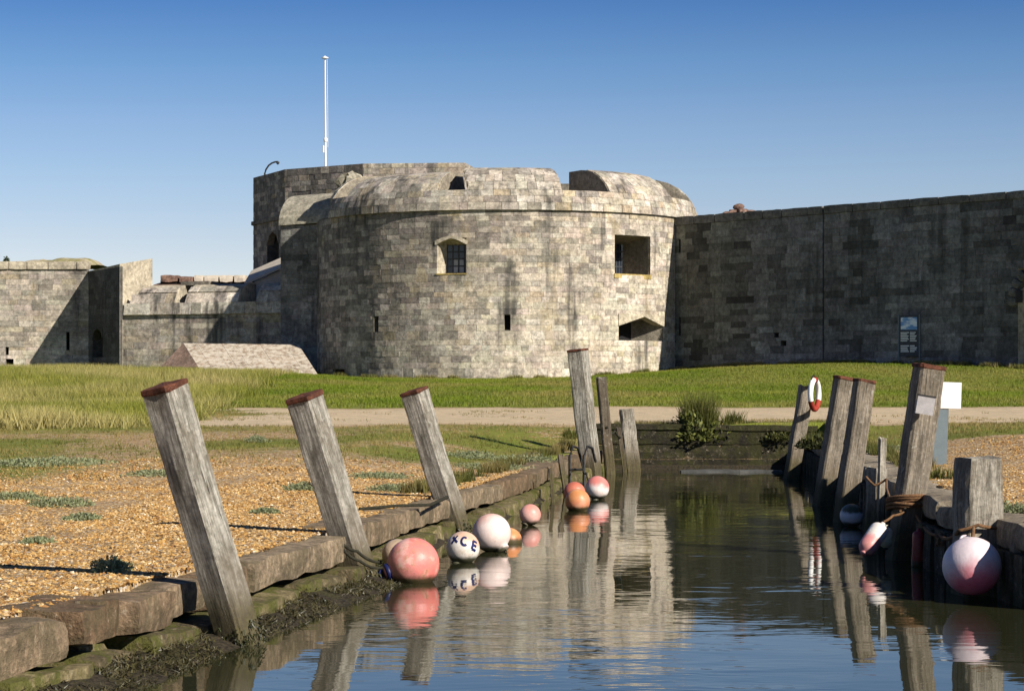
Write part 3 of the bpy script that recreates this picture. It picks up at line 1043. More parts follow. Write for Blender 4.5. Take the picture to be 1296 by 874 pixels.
for a_, b_ in ((gu(160), notches[0][0]), (notches[0][1], notches[1][0]), (notches[1][1], uE)):
    mb = MB()
    vs = []
    for q in range(5):
        for r_, z_ in prf:
            aa = a_ + (.9 * (z_ / GH) ** 2 if a_ < 1 else 0)
            vs.append(gmap(aa + (b_ - aa) * q / 4, GS + z_)[0] + ng * r_)
    mb.add(vs, [(q * n_p + j, (q + 1) * n_p + j, (q + 1) * n_p + (j + 1) % n_p, q * n_p + (j + 1) % n_p) for q in range(4) for j in range(n_p)] + [tuple(range(n_p - 1, -1, -1)), tuple(4 * n_p + j for j in range(n_p))])
    mb.build("merlon", M['render'], gal, gbase)
mb = MB()
for a_, b_ in notches:
    mb.hexa([gmap(a_, GS)[0] + ng * .08, gmap(b_, GS)[0] + ng * .08, gmap(b_, GS)[0] - ng * 2.4, gmap(a_, GS)[0] - ng * 2.4],
            [gmap(a_, GS + .35)[0] + ng * .06, gmap(b_, GS + .35)[0] + ng * .06, gmap(b_, GS + .35)[0] - ng * 2.4, gmap(a_, GS + .35)[0] - ng * 2.4])
mb.build("notch_floor", M['mortar'], gal, gbase)
mb = MB()
for a_, b_ in notches[:1]:
    mb.hexa([gmap(a_ - .3, GT - .05)[0] - ng * 1.3, gmap(b_ + .8, GT - .05)[0] - ng * 1.3, gmap(b_ + .8, GT - .05)[0] - ng * 2.6, gmap(a_ - .3, GT - .05)[0] - ng * 2.6],
            [gmap(a_ - .3, GT + .18)[0] - ng * 1.3, gmap(b_ + .8, GT + .18)[0] - ng * 1.3, gmap(b_ + .8, GT + .18)[0] - ng * 2.6, gmap(a_ - .3, GT + .18)[0] - ng * 2.6])
mb.build("lintel", M['mortar'], gal, gbase)

# angular wing block at the left
YB, YF = 132.0, 126.0
wg = thing("wing_wall", "angular wing wall with one side black in shade and a sunlit pale end", "fortress wall", (px2(152, YF), YF, 2.0))
wbase = tuple(wg.location)
A_, B_ = Vector((px2(112, YB), YB, 0)), Vector((px2(152, YF), YF, 0))
D_ = Vector((px2(193, 128.5), 128.5, 0))
E_ = Vector((px2(193, 128.5) - 1.5, 134, 0))
def up3(v, z): return Vector((v.x, v.y, z))
zA, zB, zD = pz(343, YB), pz(334, YF), pz(327, 128.5)
wmap, wu, wz = line_map((A_.x, A_.y), (B_.x - A_.x, B_.y - A_.y))
nic = (wu(117), wu(130), wz(123, 452), wz(123, 415))
rwg = random.Random(3)
LW = (B_ - A_).length
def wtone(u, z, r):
    b = max(.04, .085 + .03 * nz(u * .6, z * .5, 1.0) + r.uniform(-.02, .03))  # low tone: the shade on this face is put into the stone colour
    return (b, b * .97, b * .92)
lst = lay(0, LW, 1.7, zA - .05, .34, (.5, 1.1), [nic], 51)
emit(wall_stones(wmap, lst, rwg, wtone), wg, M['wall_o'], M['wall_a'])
mb = MB()
grid_wall(mb, [0, LW, nic[0], nic[1]], [1.5, zA, nic[2], nic[3]], [nic], wmap, .05)
mb.build("wall_backing", M['mortar_dark'], wg, wbase)
o_, i_ = reveal(wmap, nic, .6, inset_rect(nic, .05, .05, 0, .2))
nch = reveal_mesh(o_, i_, M['mortar_dark'], wg, wbase, "niche")
MB().add(i_, [(0, 1, 2, 3)]).build("door", flat_mat("dark_red_door", (.05, .018, .012), .8), wg, wbase)
ua, ub, za, zb = nic
for s_, ue in ((1, ua), (-1, ub)):
    mid = (ua + ub) / 2
    poly = [(ue, zb - .7), (ue + s_ * (mid - ua) * .35, zb - .22), (mid, zb - .02), (mid, zb + .04), (ue, zb + .04)]
    n_ = len(poly)
    vs = [wmap(u, z)[0] + wmap(u, z)[2] * .03 for u, z in poly] + [wmap(u, z)[0] - wmap(u, z)[2] * .4 for u, z in poly]
    MB().add(vs, [tuple(range(n_)), tuple(range(2 * n_ - 1, n_ - 1, -1))] + [((i + 1) % n_, i, n_ + i, n_ + (i + 1) % n_) for i in range(n_)]).build("arch_stone", M['mortar_dark'], wg, wbase)
n_w = wmap(0, 0)[2]
mb = MB()
q0, q1 = A_ + n_w * .02, B_ + n_w * .02
mb.add([up3(q0, zA - .06), up3(q1, zA - .06), up3(q1, zB), up3(q0, zA), up3(D_, zD), up3(E_, zD), up3(D_, 1.5), up3(B_ + n_w * .02, 1.5), up3(E_, 1.5)],
       [(0, 1, 2, 3), (3, 2, 4, 5), (1, 7, 6, 4, 2), (4, 6, 8, 5)])
mb.build("rendered_end", M['render'], wg, wbase)

# left curtain wall
cmap, cu, cz = line_map((-38, YB), (1, 0))
cw = thing("curtain_wall", "sunlit grey brown curtain wall at far left with a grassy top", "fortress wall", (-30, YB, 2.0))
cbase = tuple(cw.location)
UA = A_.x + 38
k1 = (cu(7), cu(11), cz(9, 449), cz(9, 439))
k2 = (cu(7.5), cu(17), cz(12, 461), cz(12, 454))
k3 = (cu(84), cu(88), cz(86, 443), cz(86, 420))
cops = [k1, k2, k3]
CT = cz(60, 341)
rc = random.Random(9)
zlow = cz(60, 425)
def ctone(u, z, r):
    if z < zlow:
        return pick(r, [3, 1.2, 3, .4, 2.5, 2.2, .4])
    return pick(r, [1.0, 1.6, 4, 1.6 + 2 * max(0, nz(u * .2, z * .6, 4)), 1.3, .35, .3])
lst = lay(1.0, UA, 1.7, zlow, .36, (.5, 1.1), cops, 61) + lay(1.0, UA, zlow, CT, .30, (.45, .95), cops, 62)
emit(wall_stones(cmap, lst, rc, ctone), cw, M['bastion_o'], M['bastion_a'])
mb = MB()
grid_wall(mb, [0, UA] + [v for o in cops for v in o[:2]], [1.5, CT] + [v for o in cops for v in o[2:]], cops, cmap, .05)
mb.build("wall_backing", M['mortar'], cw, cbase)
for op in cops:
    o_, i_ = reveal(cmap, op, .5, inset_rect(op, .01, .01, .01, .01))
    reveal_mesh(o_, i_, M['mortar_dark'], cw, cbase)
    MB().add(i_, [(0, 1, 2, 3)]).build("loop_back", M['dark'], cw, cbase)
u = 1.0
while u < UA:
    e_ = min(UA, u + rc.uniform(1.0, 1.9))
    p_ = cmap((u + e_) / 2, CT + .25)[0]
    MB().rough(p_ + Vector((0, .3, 0)), (e_ - u - .015, .9, .5), None, rc.random() * 40, (3, 2, 2), .025, .04).build("coping_stone", M['render'], cw, cbase)
    u = e_
# ochre stain stone under the lower opening
mb = MB()
gvx, gfx = [], []
nx_ = 40
for i in range(nx_ + 1):
    x = -36 + 11.2 * i / nx_
    hgt = (.12 + .38 * sstep(-32, -27.0, x)) * (1 - sstep(-25.6, -24.9, x)) + .2 * nz(x * .8, 1.0) + .10 * nz(x * 3, 2.0)
    for yy, k in ((YB + .75, 0), (YB + 1.3, .6), (YB + 2.2, 1), (YB + 4, 1), (YB + 6, 0)):
        gvx.append((x, yy, CT + .3 + max(.0, hgt) * k + .05 * nz(x * 2, yy * 2)))
for i in range(nx_):
    for j in range(4):
        a = i * 5 + j
        gfx.append((a, a + 5, a + 6, a + 1))
mb.add(gvx, gfx, True)
t = NT("earth_bank")
p = t.pos()
c = t.mix(t.ramp(t.noise(p, .8, 6, .7), .42, .58), (.42, .36, .26), (.22, .20, .08))
t.base(t.mul(c, t.ramp(t.noise(p, 6, 5, .7), .3, .7, .75, 1.2)))
mb.build("earth_bank", t.m, cw, cbase)

# keep behind, twelve sided
KX, KY, KR = px2(553, 140), 140.0, 11.55
keep = thing("keep_tower", "dark twelve sided keep rising behind the round bastion", "tower", (KX, KY, 2.0))
kbase = tuple(keep.location)
KZ, KS = 14.56, 11.6
cor = [R(-80 + 30 * i) for i in range(12)]
kp = [Vector((KX + KR * math.sin(a), KY - KR * math.cos(a), 0)) for a in cor]
kp[4] = Vector((px2(622, 137.5), 137.5, 0))
kp[5] = Vector((px2(640, 142), 142, 0))
rk = random.Random(2)
st = []
for i in (-1, 0, 1, 2, 3, 4):
    a, b = kp[i], kp[i + 1]
    kmap, ku, kzf = line_map((a.x, a.y), (b.x - a.x, b.y - a.y))
    L_ = (b - a).length
    op = [(ku(338), ku(353), kzf(345, 352), kzf(345, 293))] if i == 0 else []
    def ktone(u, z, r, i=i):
        return pick(r, [.8, 1.2, 3, 10 if i < 2 else 1.4, 1.0, .2, .4])  # faces turned from the sun get darker stones, shade put into tone
    st += wall_stones(kmap, lay(0, L_, 7.0 if i < 2 else 11, KZ, .30, (.4, .9), op, 70 + i), rk, ktone, .15, .02)
    mb = MB()
    grid_wall(mb, [0, L_] + [v for o in op for v in o[:2]], [1.5, KZ] + [v for o in op for v in o[2:]], op, kmap, .05)
    mb.build("wall_backing", M['mortar'], keep, kbase)
    if op:
        o_, i_ = reveal(kmap, op[0], .7, inset_rect(op[0], .1, .1, .1, .1))
        nch = reveal_mesh(o_, i_, M['mortar_dark'], keep, kbase, "embrasure")
        MB().add(i_, [(0, 1, 2, 3)]).build("opening_back", M['dark'], keep, kbase)  # black sheet again, painted dark for the unlit inside
        ua, ub, za, zb = op[0]
        for s_, ue in ((1, ua), (-1, ub)):
            mid = (ua + ub) / 2
            poly = [(ue, zb - .8), (ue + s_ * (mid - ua) * .4, zb - .25), (mid, zb - .02), (mid, zb + .04), (ue, zb + .04)]
            n_ = len(poly)
            nk = kmap(0, 0)[2]
            vs = [kmap(u, z)[0] + nk * .03 for u, z in poly] + [kmap(u, z)[0] - nk * .4 for u, z in poly]
            MB().add(vs, [tuple(range(n_)), tuple(range(2 * n_ - 1, n_ - 1, -1))] + [((q + 1) % n_, q, n_ + q, n_ + (q + 1) % n_) for q in range(n_)]).build("arch_stone", M['mortar'], keep, kbase)
    p0, p1 = kmap(-.05, KS)[0], kmap(L_ + .05, KS)[0]
    nk = kmap(0, 0)[2]
    MB().hexa([p0 + nk * .14, p1 + nk * .14, p1 - nk * .1, p0 - nk * .1], [q + Vector((0, 0, .22)) for q in (p0 + nk * .14, p1 + nk * .14, p1 - nk * .1, p0 - nk * .1)]).build("string_course", M['mortar'], keep, kbase)
emit(st, keep, M['wall_o'], M['wall_a'])
MB().add([up3(q, KZ - .02) for q in kp], [tuple(range(12))]).build("roof", M['mortar'], keep, kbase)
mb = MB()
for i in range(5, 11):
    mb.add([up3(kp[i], 1.5), up3(kp[(i + 1) % 12], 1.5), up3(kp[(i + 1) % 12], KZ), up3(kp[i], KZ)], [(0, 1, 2, 3)])
mb.build("rear_wall", M['mortar'], keep, kbase)

# flagpole and curved bracket on the keep
YP = 131.5
fp = thing("flagpole", "tall bare white flagpole on top of the keep", "flagpole", (px2(412, YP), YP, KZ))
fz = pz(74, YP)
MB().tube([(0, 0, -.3), (-.01, 0, 2.2), (-.03, 0, fz - KZ)], [.062, .056, .04], 10).build("pole", M['white'], fp)
MB().lathe([(.01, fz - KZ - .02), (.2, fz - KZ - .01), (.2, fz - KZ + .05), (.05, fz - KZ + .1), (.01, fz - KZ + .16)], 12, Matrix.Translation((-.03, 0, 0))).build("truck", M['white'], fp)
MB().lathe([(.06, 1.5), (.11, 1.55), (.11, 1.72), (.06, 1.77)], 10).build("collar", M['white'], fp)
MB().tube([(-.13, 0, .9), (-.13, 0, 1.3)], .05, 8).build("cleat", M['white'], fp)
MB().tube([(.14, 0, 1.2), (.13, 0, 3.5), (.09, 0, fz - KZ - .05)], .012, 5).build("halyard", M['white'], fp)
YK = 137
lb = thing("curved_bracket", "thin dark curved lamp bracket on the keep's left corner", "lamp bracket", (px2(335, YK), YK, pz(226, YK)))
s_ = YK / F
MB().tube([(0, 0, -.3), (0, 0, 6 * s_), (1.5 * s_, 0, 11 * s_), (5 * s_, 0, 16.5 * s_), (9 * s_, 0, 19.5 * s_), (13 * s_, 0, 21 * s_), (17 * s_, 0, 21.3 * s_)], .055, 7).build("arm", M['iron'], lb)
MB().lathe([(.03, 0), (.11, -.03), (.09, -.14), (.02, -.2)], 9, Matrix.Translation((16.6 * s_, 0, 21.6 * s_))).build("lamp_head", M['iron'], lb)

# roofs behind the gallery
Y1 = 134.0
rb = thing("brick_outbuilding", "low flat red brick range with pale slabs behind the gallery wall", "outbuilding", (px2(250, Y1), Y1, 2))
bb = tuple(rb.location)
zt, zb2 = pz(345, Y1), pz(358, Y1)
MB().hexa([(px2(203, Y1), Y1, 2), (px2(318, Y1), Y1, 2), (px2(318, Y1), Y1 + 4, 2), (px2(203, Y1), Y1 + 4, 2)], [(px2(203, Y1), Y1, zt - .45), (px2(318, Y1), Y1, zt - .45), (px2(318, Y1), Y1 + 4, zt - .45), (px2(203, Y1), Y1 + 4, zt - .45)]).build("wall", M['dark'], rb, bb)
xx = 203
rr2 = random.Random(6)
while xx < 300:
    wd = rr2.uniform(13, 26)
    hgt = rr2.uniform(.16, .32)
    mt = M['brick'] if xx < 232 else M['roofpale']
    MB().rough(((px2(xx, Y1) + px2(xx + wd, Y1)) / 2, Y1 + .8, zt - .5 + hgt / 2), (px2(xx + wd, Y1) - px2(xx, Y1) - .05, 2, hgt + .15), None, xx, (4, 3, 2), .05, .06).build("slab", mt, rb, bb)
    xx += wd
MB().hexa([(px2(196, Y1), Y1 - .5, zt - .95), (px2(325, Y1), Y1 - .5, zt - .95), (px2(325, Y1), Y1 + 3, zt - .6), (px2(196, Y1), Y1 + 3, zt - .6)], [(px2(196, Y1), Y1 - .5, zt - .75), (px2(325, Y1), Y1 - .5, zt - .75), (px2(325, Y1), Y1 + 3, zt - .42), (px2(196, Y1), Y1 + 3, zt - .42)]).build("ledge", M['brick'], rb, bb)
Y2 = 128.5
pr = thing("pale_roofed_shed", "pale pitched roof just left of the keep and above the gallery", "shed", (px2(335, Y2), Y2, 2))
pb_ = tuple(pr.location)
X0, X1 = px2(309, Y2), px2(375, Y2)
za_, zb_ = pz(358, Y2), pz(329, Y2)
MB().prism([(X0, Y2, za_ - .12), (X1, Y2, zb_ - .12), (X1, Y2, zb_), (X0, Y2, za_)], (0, 3.5, .9)).build("roof", M['roofpale'], pr, pb_)
MB().hexa([(X0 + .2, Y2 + .2, 2), (X1, Y2 + .2, 2), (X1, Y2 + 3, 2), (X0 + .2, Y2 + 3, 2)], [(X0 + .2, Y2 + .2, za_ - .1), (X1, Y2 + .2, zb_ - .13), (X1, Y2 + 3, zb_ - .13), (X0 + .2, Y2 + 3, za_ - .1)]).build("wall", M['roofpale'], pr, pb_)

# low sloping lichened roof at the foot of the gallery
YR, YG = 119.0, 114.0
hp = thing("sloping_slab_roof", "low sloping lichen mottled roof at the foot of the gallery wall", "sloping roof", (px2(330, YG), YG, 1.7))
hb = tuple(hp.location)
rl_, rr_ = Vector((px2(232, YR), YR, pz(434, YR))), Vector((px2(378, YR), YR, pz(436, YR)))
fl_, fr_ = Vector((px2(264, YG), YG, pz(485, YG))), Vector((px2(409, YG), YG, pz(484, YG)))
ll_ = Vector((px2(190, YR - 1), YR - 1, pz(478, YR - 1)))
mb = MB()
for k in range(9):                                     # slabs laid down the slope
    a, b = k / 9, (k + 1) / 9
    dz = Vector((0, 0, .006 * math.sin(k * 2.3)))
    g_ = .0008
    q = [fl_.lerp(fr_, a + g_), fl_.lerp(fr_, b - g_), rl_.lerp(rr_, b - g_), rl_.lerp(rr_, a + g_)]
    q = [v + dz for v in q]
    MB().hexa([v - Vector((0, 0, .25)) for v in q], q).build("slab", M['slab'], hp, hb)
mb = MB()
dn = Vector((0, 0, -.12))
mb.add([rl_ + dn, rr_ + dn, fr_ + dn, fl_ + dn, ll_, up3(rr_, 1.4), up3(fr_, 1.4), up3(ll_, 1.4), up3(fl_, 1.4), up3(rl_, 1.4)], [(1, 2, 6, 5), (3, 2, 6, 8), (0, 4, 7, 9)])
mb.build("base", M['mortar'], hp, hb)
t = stone_mat("red_lichen_slab", (.30, .20, .145), .2, .7, lich=(.50, .43, .36))
MB().add([rl_, ll_, fl_, rl_ - Vector((0, 0, .25)), ll_ - Vector((0, 0, .25)), fl_ - Vector((0, 0, .25))], [(0, 1, 2), (0, 3, 4, 1), (1, 4, 5, 2)]).build("hip", t, hp, hb)

# information panel by the curtain wall
up_ = ru(1155)
pp, ta, no, upv = rmap(up_, 0)
zb_, zt_ = rz(1155, 451), rz(1155, 399)
ip = thing("information_panel", "upright information panel with blue picture and white text by the dark wall", "information board", tuple(pp + no * .25 + Vector((0, 0, zb_ - .2))), (0, 0, math.atan2(ta.y, ta.x) + R(25)))
W_, H_ = .95, zt_ - zb_
MB().box((0, 0, .2 + H_ / 2), (W_, .08, H_)).build("panel", flat_mat("panel_grey", (.06, .065, .075), .6), ip)
MB().box((-W_ / 2 - .03, 0, .1 + H_ / 2), (.06, .1, H_ + .3)).build("post", M['grey'], ip)
MB().box((W_ / 2 + .03, 0, .1 + H_ / 2), (.06, .1, H_ + .3)).build("post", M['grey'], ip)
t = NT("panel_picture")
n_ = t.noise(t.pos((1, 1, 2.2), obj=True), 2.2, 4, .6)
t.base(t.mix(t.ramp(n_, .45, .6), (.16, .34, .62), (.75, .82, .88)))
MB().box((0, -.05, .2 + H_ * .80), (W_ * .82, .02, H_ * .30)).build("picture", t.m, ip)
mb = MB()
rp = random.Random(1)
for blk, (z0_, z1_) in enumerate(((.36, .60), (.10, .28))):
    nl_ = 6 if blk == 0 else 4
    for k in range(nl_):
        zz = .2 + H_ * (z0_ + (z1_ - z0_) * (k + .5) / nl_)
        for x0, x1 in ((-.4, -.4 + rp.uniform(.3, .42)), (.05, .05 + rp.uniform(.22, .34))):
            mb.box(((x0 + x1) / 2 * W_ / .95, -.046, zz), ((x1 - x0) * W_ / .95, .012, H_ * (z1_ - z0_) / nl_ * .55))
mb.build("text_block", M['white'], ip)
lp = thing("wall_lamp", "black lantern fixed beside the gateway at the right edge", "wall lamp", tuple(rmap(ru(1291.5), 0)[0] + no * .12 + Vector((0, 0, rz(1291, 382)))))
MB().box((0, -.05, .25), (.28, .25, .55)).build("lantern", M['iron'], lp)
MB().box((0, .12, .55), (.06, .4, .06)).build("bracket", M['iron'], lp)

# ------------------------------------------------------------------ quays
def left_frame(y):
    d = Vector((XL(y + .3) - XL(y - .3), .6, 0)).normalized()
    return Vector((XL(y), y, 0)), d, Vector((d.y, -d.x, 0))      # point, along, towards the water
lq = thing("quay_wall", "low quay edge of worn brown coping stones along the left bank", "quay wall", (XL(20), 20, 0))
lqb = tuple(lq.location)
rq = random.Random(12)
breaks = [(8.3, 9.6), (9.6, 10.72), (10.74, 11.66), (11.68, 12.15), (12.17, 12.5), (12.52, 13.3), (13.33, 14.2), (14.25, 15.1), (15.12, 17.75), (18.35, 20.8), (20.85, 23.55), (24.3, 27.4), (27.45, 30.9), (30.95, 34.4), (34.45, 36.6), (36.65, 38.7), (39.3, 42.6)]
for k, (a, b) in enumerate(breaks):
    pa, pb2 = Vector((XL(a), a, 0)), Vector((XL(b), b, 0))
    d = (pb2 - pa).normalized()
    n_ = Vector((d.y, -d.x, 0))
    L_ = (pb2 - pa).length
    off = rq.uniform(-.07, .05)
    hh = rq.uniform(.19, .235)
    zt = ZL + rq.uniform(-.015, .03)
    Mx = Matrix((d, -n_, Vector((0, 0, 1)))).transposed() @ Matrix.Rotation(rq.uniform(-.02, .02), 3, 'Y') @ Matrix.Rotation(rq.uniform(-.025, .025), 3, 'Z')
    c_ = (pa + pb2) / 2 + n_ * (off - .24) + Vector((0, 0, zt - hh / 2))
    MB().rough(c_, (L_ - .03, .48, hh), Mx, k * 3.7 + 1, (max(4, int(L_ * 8)), 5, 4), .030, .05).build("coping_stone", M['quay'], lq, lqb)
y = 8.3
while y < 42.4:
    L_ = rq.uniform(.45, 1.1)
    p_, d, n_ = left_frame(y + L_ / 2)
    hh = rq.uniform(.18, .26)
    Mx = Matrix((d, -n_, Vector((0, 0, 1)))).transposed() @ Matrix.Rotation(rq.uniform(-.05, .05), 3, 'Y') @ Matrix.Rotation(rq.uniform(-.08, .08), 3, 'Z')
    c_ = p_ + n_ * (rq.uniform(-.20, -.10) if y < 20 else rq.uniform(-.2, -.13)) + Vector((0, 0, .16 + rq.uniform(-.03, .015) - hh / 2))
    MB().rough(c_, (L_ - .02, .5, hh), Mx, y * 2.3, (6, 4, 3), .045, .10).build("lower_stone", M['quaymoss'], lq, lqb)
    p2 = p_ + n_ * (-.03 if y < 20 else -.1) + Vector((0, 0, .01 - hh / 2))
    MB().rough(p2, (L_ - .02, .5, hh), Mx, y * 5.3, (6, 3, 3), .055, .2).build("lower_stone", M['quaymoss'], lq, lqb)
    y += L_
for px, py, s_ in ((172, 767, .12), (225, 770, .09), (140, 800, .14), (105, 825, .16)):   # loose stones fallen on the mud
    Y = 1.48 * F / (py - HZ)
    MB().rough((px2(px, Y), Y, .13), (s_ * 1.7, s_ * 1.2, s_ * .7), Matrix.Rotation(px, 3, 'Z'), px, (3, 3, 2), .03, .2).build("lower_stone", M['quaymoss'], lq, lqb)

rqt = thing("quay_wall", "shaded right quay of dark upright planks under a pale coping", "quay wall", (XR(25), 25, 0))
rqb = tuple(rqt.location)
y = 15.92
while y < 42.5:
    L_ = min(rq.uniform(1.1, 2.3), 42.6 - y)
    pa, pb2 = Vector((XR(y), y, 0)), Vector((XR(y + L_), y + L_, 0))
    d = (pb2 - pa).normalized()
    n_ = Vector((-d.y, d.x, 0))
    Mx = Matrix((d, -n_, Vector((0, 0, 1)))).transposed()
    hh = .22
    c_ = (pa + pb2) / 2 - n_ * (.24 + rq.uniform(0, .05)) + Vector((0, 0, ZR + rq.uniform(-.01, .03) - hh / 2))
    MB().rough(c_, (L_ - .015, .5, hh), Mx, y * 1.9, (max(3, int(L_ * 3)), 3, 3), .03, .12).build("coping_stone", M['quayr'], rqt, rqb)
    y += L_
y = 15.92
while y < 42.5:
    w_ = rq.uniform(.2, .32)
    pa = Vector((XR(y + w_ / 2), y + w_ / 2, -.1))
    d = Vector((XR(y + .3) - XR(y), .3, 0)).normalized()
    n_ = Vector((-d.y, d.x, 0))
    Mx = Matrix((d, -n_, Vector((0, 0, 1)))).transposed()
    MB().rough(pa + n_ * (-.02 + rq.uniform(-.02, .02)), (w_ - .015, .1, .96), Mx, y, (2, 1, 4), .015, .1).build("plank", M['plank'], rqt, rqb)
    y += w_
# lit timber end at the right edge
xx = 3.68
for k in range(7):
    w_ = rq.uniform(.24, .34)
    MB().rough((xx + w_ / 2, 15.86 + rq.uniform(-.02, .02), .05), (w_ - .02, .14, .9), None, 5 + k, (2, 1, 4), .02, .1).build("end_timber", M['stump'] if False else M['quayr'], rqt, rqb)
    xx += w_
MB().rough((4.85, 16.02, ZR - .09), (1.9, .44, .2), None, 91, (8, 3, 2), .03, .12).build("coping_stone", M['quayr'], rqt, rqb)

MB().rough((3.72, 16.35, .12), (.13, .16, .72), Matrix.Rotation(R(4), 3, 'Y'), 23, (2, 2, 5), .03, .15).build('pile', M['quayr'], rqt, rqb)
ew = thing("quay_wall", "dark boarded end wall closing the far end of the water", "quay wall", ((XL(42) + XR(42)) / 2, YE, 0))
eb = tuple(ew.location)
for k in range(3):
    zz = -.05 + k * .28
    MB().rough(((XL(YE) + XR(YE)) / 2 + rq.uniform(-.03, .03), YE + .02 + .015 * (k % 2), zz + .1), (XR(YE) - XL(YE) + .5, .08, .27), None, k + 3, (14, 1, 2), .02, .1).build("plank", M['wetplank'], ew, eb)
MB().rough(((XL(YE) + XR(YE)) / 2, YE + .12, .80), (XR(YE) - XL(YE) + .6, .34, .12), Matrix.Rotation(R(.6), 3, 'Y'), 44, (16, 2, 1), .03, .1).build("capping_beam", M['wetplank'], ew, eb)
# flat grey slab in the shallows at the far end
sb = MB().rough((px2(925, 41.2), 41.2, .01), (1.9, .5, .05), Matrix.Rotation(R(-2), 3, 'Z'), 7, (12, 3, 1), .03, .2).build("stone_slab", flat_mat("wet_slab", (.085, .085, .08), .5, .2, 5), None, (px2(925, 41.2), 41.2, 0))
tag(sb, "flat grey slab lying in the shallows at the far end", "slab")

# ------------------------------------------------------------------ mooring posts
def blades(pts, nb, hgt, spread, wid, cols, bend=.35, var=.35, segs=1):
    """grass tufts: pts (n,3); returns vertices, triangles, colours"""
    n_ = len(pts)
    P_ = np.repeat(pts, nb, axis=0)
    hh = np.repeat(hgt, nb) * nrg.uniform(1 - var, 1 + var, n_ * nb)
    cc = np.repeat(cols, nb, axis=0) * nrg.uniform(.75, 1.25, (n_ * nb, 1))
    az = nrg.uniform(0, 2 * np.pi, n_ * nb)
    an = nrg.uniform(0, 2 * np.pi, n_ * nb)
    sp = np.repeat(spread, nb) if np.ndim(spread) else spread
    P_ = P_ + np.stack([np.cos(an) * nrg.uniform(0, 1, n_ * nb) * sp, np.sin(an) * nrg.uniform(0, 1, n_ * nb) * sp, np.zeros(n_ * nb)], 1)
    wv_ = (np.repeat(wid, nb) if np.ndim(wid) else wid) * nrg.uniform(.6, 1.3, n_ * nb)
    sd = np.stack([np.cos(az), np.sin(az), np.zeros(n_ * nb)], 1) * (wv_ / 2)[:, None]
    ln = nrg.uniform(0, 2 * np.pi, n_ * nb)
    le = nrg.uniform(.05, bend, n_ * nb) * hh
    tip = P_ + np.stack([np.cos(ln) * le, np.sin(ln) * le, hh], 1)
    if segs == 1:
        V = np.stack([P_ - sd, P_ + sd, tip], 1).reshape(-1, 3)
        Fc = np.arange(len(V)).reshape(-1, 3)
        Cl = np.stack([cc * .8, cc * .8, cc * 1.1], 1).reshape(-1, 3)
    else:
        mid = P_ + np.stack([np.cos(ln) * le * .3, np.sin(ln) * le * .3, hh * .58], 1)
        V = np.stack([P_ - sd, P_ + sd, mid - sd * .7, mid + sd * .7, tip], 1).reshape(-1, 3)
        b = np.arange(0, len(V), 5)[:, None]
        Fc = np.concatenate([b + np.array([[0, 1, 3]]), b + np.array([[0, 3, 2]]), b + np.array([[2, 3, 4]])], 1).reshape(-1, 3)
        Cl = np.repeat(cc, 5, axis=0)
    return V, Fc, Cl
